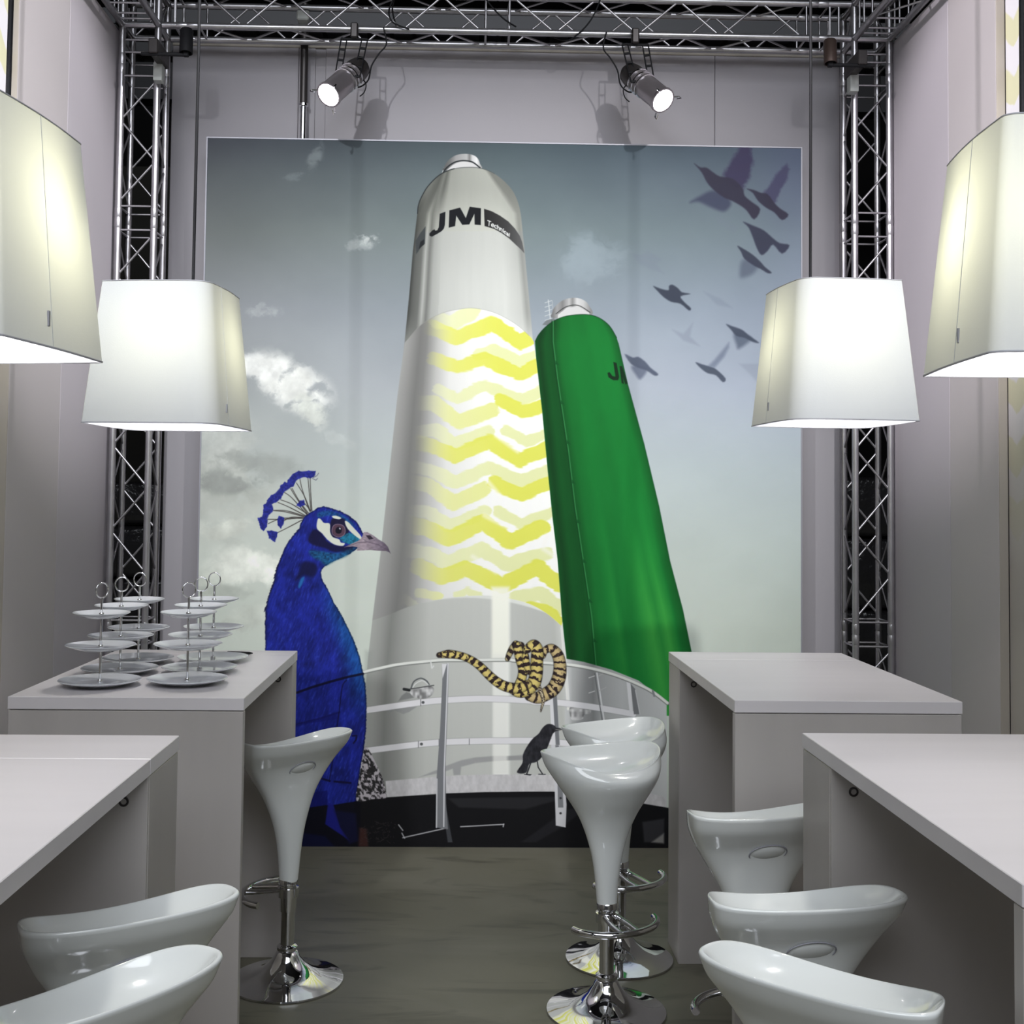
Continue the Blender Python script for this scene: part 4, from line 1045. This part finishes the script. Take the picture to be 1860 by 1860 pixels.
# ------------------------------------------------------------------ bar stools
def stool_shell():
    # height, half width, front reach, back reach, fore-and-aft place of the side creases
    lv = [(.335, .032, .030, -.033, 0), (.38, .036, .031, -.037, 0), (.43, .041, .033, -.040, 0), (.50, .053, .036, -.043, 0), (.57, .074, .045, -.045, 0), (.64, .105, .072, -.047, 0),
          (.70, .143, .110, -.056, -.006), (.745, .174, .136, -.072, -.018), (.775, .193, .145, -.094, -.036), (.80, .206, .140, -.114, -.054), (.83, .214, .116, -.130, -.065)]
    N = 96; b = bmesh.new(); n = 4
    def sgp(v, e): return math.copysign(abs(v)**e, v)
    def outline(a, fr, bk, yc, th, t):
        c, s_ = math.cos(th), math.sin(th)
        if s_ >= 0: return a*sgp(c, 2/(2+.1*t)), yc+(fr-yc)*sgp(s_, 2/(2+.1*t))
        return a*sgp(c, 2/(2+.35*t)), yc-(yc-bk)*abs(s_)**(2/(2+.35*t))
    def zr(th):
        c, s_ = math.cos(th), math.sin(th); k = max(0, -s_)
        return .800+.047*(abs(c)**2+.90*k**2)
    Z = [v.x for v in catmull([Vector((l[0], 0, 0)) for l in lv], n)]
    P1 = catmull([Vector(l[1:4]) for l in lv], n); YC = [v.x for v in catmull([Vector((l[4], 0, 0)) for l in lv], n)]
    rings = []; K = len(Z)-1
    for i, (p, z, yc) in enumerate(zip(P1, Z, YC)):
        t = (i/K)**2; row = []
        for j in range(N):
            th = 2*PI*j/N
            x, y = outline(p.x, p.y, p.z, yc, th, t)
            w_ = max(0, (z-.72)/.11)**1.6
            row.append(b.verts.new((x, y, z+(zr(th)-.83)*w_)))
        rings.append(row)
    ins = [(.994, .004), (.98, .0055), (.96, .002), (.93, -.005), (.89, -.014), (.84, -.0225), (.78, -.030), (.70, -.037), (.6, -.042), (.48, -.046), (.36, -.048), (.24, -.049), (.1, -.0495)]
    for s_, dz in ins:
        row = []
        for j in range(N):
            th = 2*PI*j/N
            cy = .012
            x, y = outline(.214, .116, -.130, -.065+.065*(1-s_)**.5, th, 1)
            x *= s_; y = cy+(y-cy)*s_
            z0 = zr(th); front = max(0, math.sin(th))
            zz = .815+(z0-.815)*s_**1.6+dz*(1-.72*front**2*s_)
            
            row.append(b.verts.new((x, y, zz)))
        rings.append(row)
    for A, B_ in zip(rings, rings[1:]):
        for j in range(N):
            k = (j+1) % N; b.faces.new((A[j], A[k], B_[k], B_[j]))
    b.faces.new(rings[-1]); b.faces.new(rings[0][::-1])
    return b

def make_stool():
    root = empty('bar_stool', (0, 0, 0), cat='stool', group='white glossy bar stools with chrome bases')
    add('seat', stool_shell(), M_SEAT, root, 'all')
    e = bmesh.new(); bmesh.ops.create_uvsphere(e, u_segments=28, v_segments=14, radius=1)
    o = add('grip_recess', e, M_SEAT, root, 'all', (0, -.0665, .742)); o.scale = (.050, .027, .0085)
    nrm = Vector((0, -.82, -.57)).normalized(); o.rotation_euler = nrm.to_track_quat('Z', 'Y').to_euler()
    rg = bmesh.new(); tube([(math.cos(2*PI*i/40)*.054, math.sin(2*PI*i/40)*.031, 0) for i in range(40)], .0016, 6, rg, closed=True)
    o2 = add('groove', rg, M_TAG, root, 60, (0, -.0695, .7405)); o2.rotation_euler = o.rotation_euler
    add('collar', lathe([(.0, .33), (.03, .33), (.034, .333), (.034, .352), (.031, .356), (.0, .357)], 32), M_CHROME, root, 40)
    add('gas_column', lathe([(.024, .09), (.024, .24), (.0285, .242), (.0285, .33), (0, .331)], 32), M_CHROME, root, 40)
    fr = bmesh.new(); pts = []
    for k in range(25):
        a = math.radians(-72+144*k/24); pts.append((math.sin(a)*.155, math.cos(a)*.125+.03, .302))
    pts = [(pts[0][0]-.004, pts[0][1]-.02, .302)]+pts+[(pts[-1][0]+.004, pts[-1][1]-.02, .302)]
    tube(pts, .0115, 12, fr)
    tube([(-.02, .02, .315), (-.03, .09, .306), (-.03, .148, .302)], .009, 10, fr); tube([(.02, .02, .315), (.03, .09, .306), (.03, .148, .302)], .009, 10, fr)
    lathe([(.0285, .29), (.037, .292), (.037, .322), (.0285, .325)], 28, fr)
    add('footrest', fr, M_CHROME, root, 60)
    add('base', lathe([(0, 0), (.193, 0), (.197, .003), (.196, .008), (.17, .0145), (.13, .024), (.09, .042), (.062, .064), (.044, .088), (.036, .104), (.031, .107), (.036, .111), (.036, .12), (.028, .127), (.0245, .128)], 64), M_CHROME, root, 40)
    return root
def copy_tree(o, parent=None):
    c = o.copy(); COL.objects.link(c); c.parent = parent
    for ch in list(o.children): copy_tree(ch, c)
    return c
# x, y, front direction (dx, dy), label
stools = [(-.602, 4.20, (-.72, .70), 'white glossy bar stool with full chrome base standing in front of the peacock'),
          (.482, 3.955, (.40, -.92), 'white glossy bar stool nearest the aisle on the right, under the small black bird'),
          (.583, 4.405, (.50, -.86), 'white glossy bar stool standing behind another stool beside the rear right table'),
          (.795, 3.22, (-.22, .97), 'white bar stool between the two right tables, oval grip showing on its back'),
          (.722, 2.56, (-.14, .99), 'white bar stool tucked under the front right table, rear one of the two'),
          (.645, 2.10, (.64, .77), 'white bar stool at the bottom right, dished seat seen from above'),
          (-.672, 2.415, (-.55, .83), 'white bar stool tucked under the front left table, rear one of the two'),
          (-.612, 2.01, (-.78, .63), 'white bar stool at the bottom left, dished seat seen from above')]
proto = make_stool()
for i, (x, y, (dx, dy), lab) in enumerate(stools):
    o = proto if i == 0 else copy_tree(proto)
    o.location = (x, y, 0); o.rotation_euler = (0, 0, math.atan2(dy, dx)-PI/2); o['label'] = lab
    o.scale = (1, 1, {3: 1.012, 5: 1.015, 6: 1.022, 7: 1.03}.get(i, 1))      # gas lifts set a little higher
    if i == 0: turn = [c for c in o.children if c.name.startswith('footrest')][0]
turn.rotation_euler = (0, 0, .55)

# ------------------------------------------------------------------ cake stands and the pen
def make_stand():
    root = empty('cake_stand', (0, 0, 0), cat='cake stand', group='three-tier cake stands on the left table')
    def plate(r, z):
        p = [(0, z), (r*.55, z), (r*.62, z+.002), (r*.85, z+.009), (r*.99, z+.0145), (r, z+.016), (r*.99, z+.0175), (r*.84, z+.0125), (r*.62, z+.0065), (r*.55, z+.005), (0, z+.005)]
        add('plate', lathe(p, 48), M_PORC, root, 50)
    plate(.122, .003); plate(.104, .108); plate(.085, .205)
    add('foot_ring', lathe([(.05, 0), (.062, 0), (.062, .003), (.05, .003)], 32), M_PORC, root, 40)
    add('rod', tube([(0, 0, .004), (0, 0, .265)], .0038, 12), M_CHROME, root, 60)
    for z in (.012, .117, .214): add('nut', lathe([(0, z-.004), (.008, z-.004), (.009, z), (.007, z+.006), (0, z+.008)], 16), M_CHROME, root, 50)
    rg = bmesh.new(); tube([(math.cos(2*PI*i/32)*.021, 0, .288+math.sin(2*PI*i/32)*.023) for i in range(32)], .0022, 8, rg, closed=True)
    add('ring_handle', rg, M_CHROME, root, 60)
    return root
st = [(-1.103, 3.645, .9, 'three-tier cake stand at the front of the left-hand row'), (-1.118, 3.905, .2, 'three-tier cake stand in the middle of the left-hand row'),
      (-1.127, 4.152, .0, 'three-tier cake stand at the back of the left-hand row, nearest the truss column'),
      (-.85, 3.69, .6, 'three-tier cake stand at the front of the row nearest the aisle'), (-.868, 3.94, .1, 'three-tier cake stand in the middle of the row nearest the aisle'),
      (-.878, 4.195, -.1, 'three-tier cake stand at the back of the row nearest the aisle, by the pen')]
sp = make_stand()
for i, (x, y, rz, lab) in enumerate(st):
    o = sp if i == 0 else copy_tree(sp)
    o.location = (x, y, 1.1); o.rotation_euler = (0, 0, rz); o['label'] = lab
pen = empty('pen', (-.825, 4.40, 1.1055), 0, 'short black pen lying on the left table behind the cake stands', 'pen')
pen.rotation_euler = (0, 0, -.18)
add('barrel', tube([(-.045, 0, 0), (.04, 0, 0)], .005, 12), M_BLACK, pen, 50)
add('tip', tube([(.04, 0, 0), (.052, 0, 0)], [.0045, .0015], 12), M_BLACK, pen, 50)

# ------------------------------------------------------------------ the dark hall beyond
def pallet(x, y, hs, label):
    root = empty('wrapped_pallet', (x, y, 0), label=label, cat='pallet', group='film-wrapped pallets behind the booth')
    for k in range(3): add('runner', box(-.5+k*.45, -.4+k*.45, -.4, .4, 0, .1), M_TAN, root)
    for k in range(5): add('plank', box(-.52, .52, -.4+k*.17, -.28+k*.17, .1, .12), M_TAN, root)
    z = .12
    for h in hs:
        j = random.uniform(-.03, .03)
        b = box(-.5+j, .5+j, -.38, .38, z, z+h-.01, .03, seg=3)
        add('film_bundle', b, M_FILM, root, 40); z += h
    return root
pallet(-2.25, 7.6, (.55, .52, .32, .27), 'dark film-wrapped stack seen through the left truss column')
pallet(2.72, 7.6, (.5, .42, .44, .38), 'dark film-wrapped stack seen through the right truss column')
o = add('curtain', box(-4.2, -2.2, 9.0, 9.05, 0, 4.2), M_OLIVE); tag(o, 'dark olive cloth screen far behind the left truss column', 'curtain')
def tray(y, z, label):
    root = empty('cable_tray', (0, y, z), label=label, cat='cable tray')
    add('side_rail', box(-4, 4, -.1, -.085, 0, .09), M_TRAY, root); add('side_rail', box(-4, 4, .085, .1, 0, .09), M_TRAY, root)
    for k in range(60): 
        if k == 0: c = add('cross_bar', box(-.012, .012, -.1, .1, 0, .012), M_TRAY, root, loc=(-3.9, 0, 0))
        else: share('cross_bar', c, root, loc=(-3.9+k*.132, 0, 0))
M_TRAY = mat('dull_steel', (.10, .10, .105), .5, .6)
tray(6.9, 4.42, 'dull steel cable tray above and behind the back truss'); tray(8.2, 4.75, 'second dull steel cable tray farther back in the dark hall')
o = add('roof_girder', box(-5, 5, 10.4, 10.6, 5.2, 5.6), M_TRAY); tag(o, 'dark roof girder crossing the hall high behind the booth', 'girder')
o = add('tan_board', box(.92, 1.52, 6.35, 6.40, 0, 4.16), M_TAN); tag(o, 'tan board showing between back wall and truss, right of centre', 'board')
# stray leads lying on the back truss
leads = [([(-.37, 5.80, 4.02), (-.39, 5.76, 4.10), (-.36, 5.70, 4.16), (-.40, 5.68, 4.06), (-.38, 5.66, 3.99), (-.30, 5.67, 3.96)], 'black lead draped over the back truss near the left spotlight'),
         ([(.40, 5.80, 3.99), (.47, 5.72, 3.94), (.52, 5.68, 3.955), (.58, 5.675, 4.02), (.62, 5.67, 4.10), (.64, 5.68, 4.18)], 'black lead draped over the back truss near the right spotlight'),
         ([(.05, 5.68, 4.15), (.10, 5.67, 4.08), (.16, 5.67, 4.02), (.22, 5.70, 3.995)], 'thin black lead hanging across the middle of the back truss')]
for p, lab in leads:
    o = add('black_lead', tube(catmull(p, 8), .004, 8), M_BLACK, None, 60); tag(o, lab, 'cable')
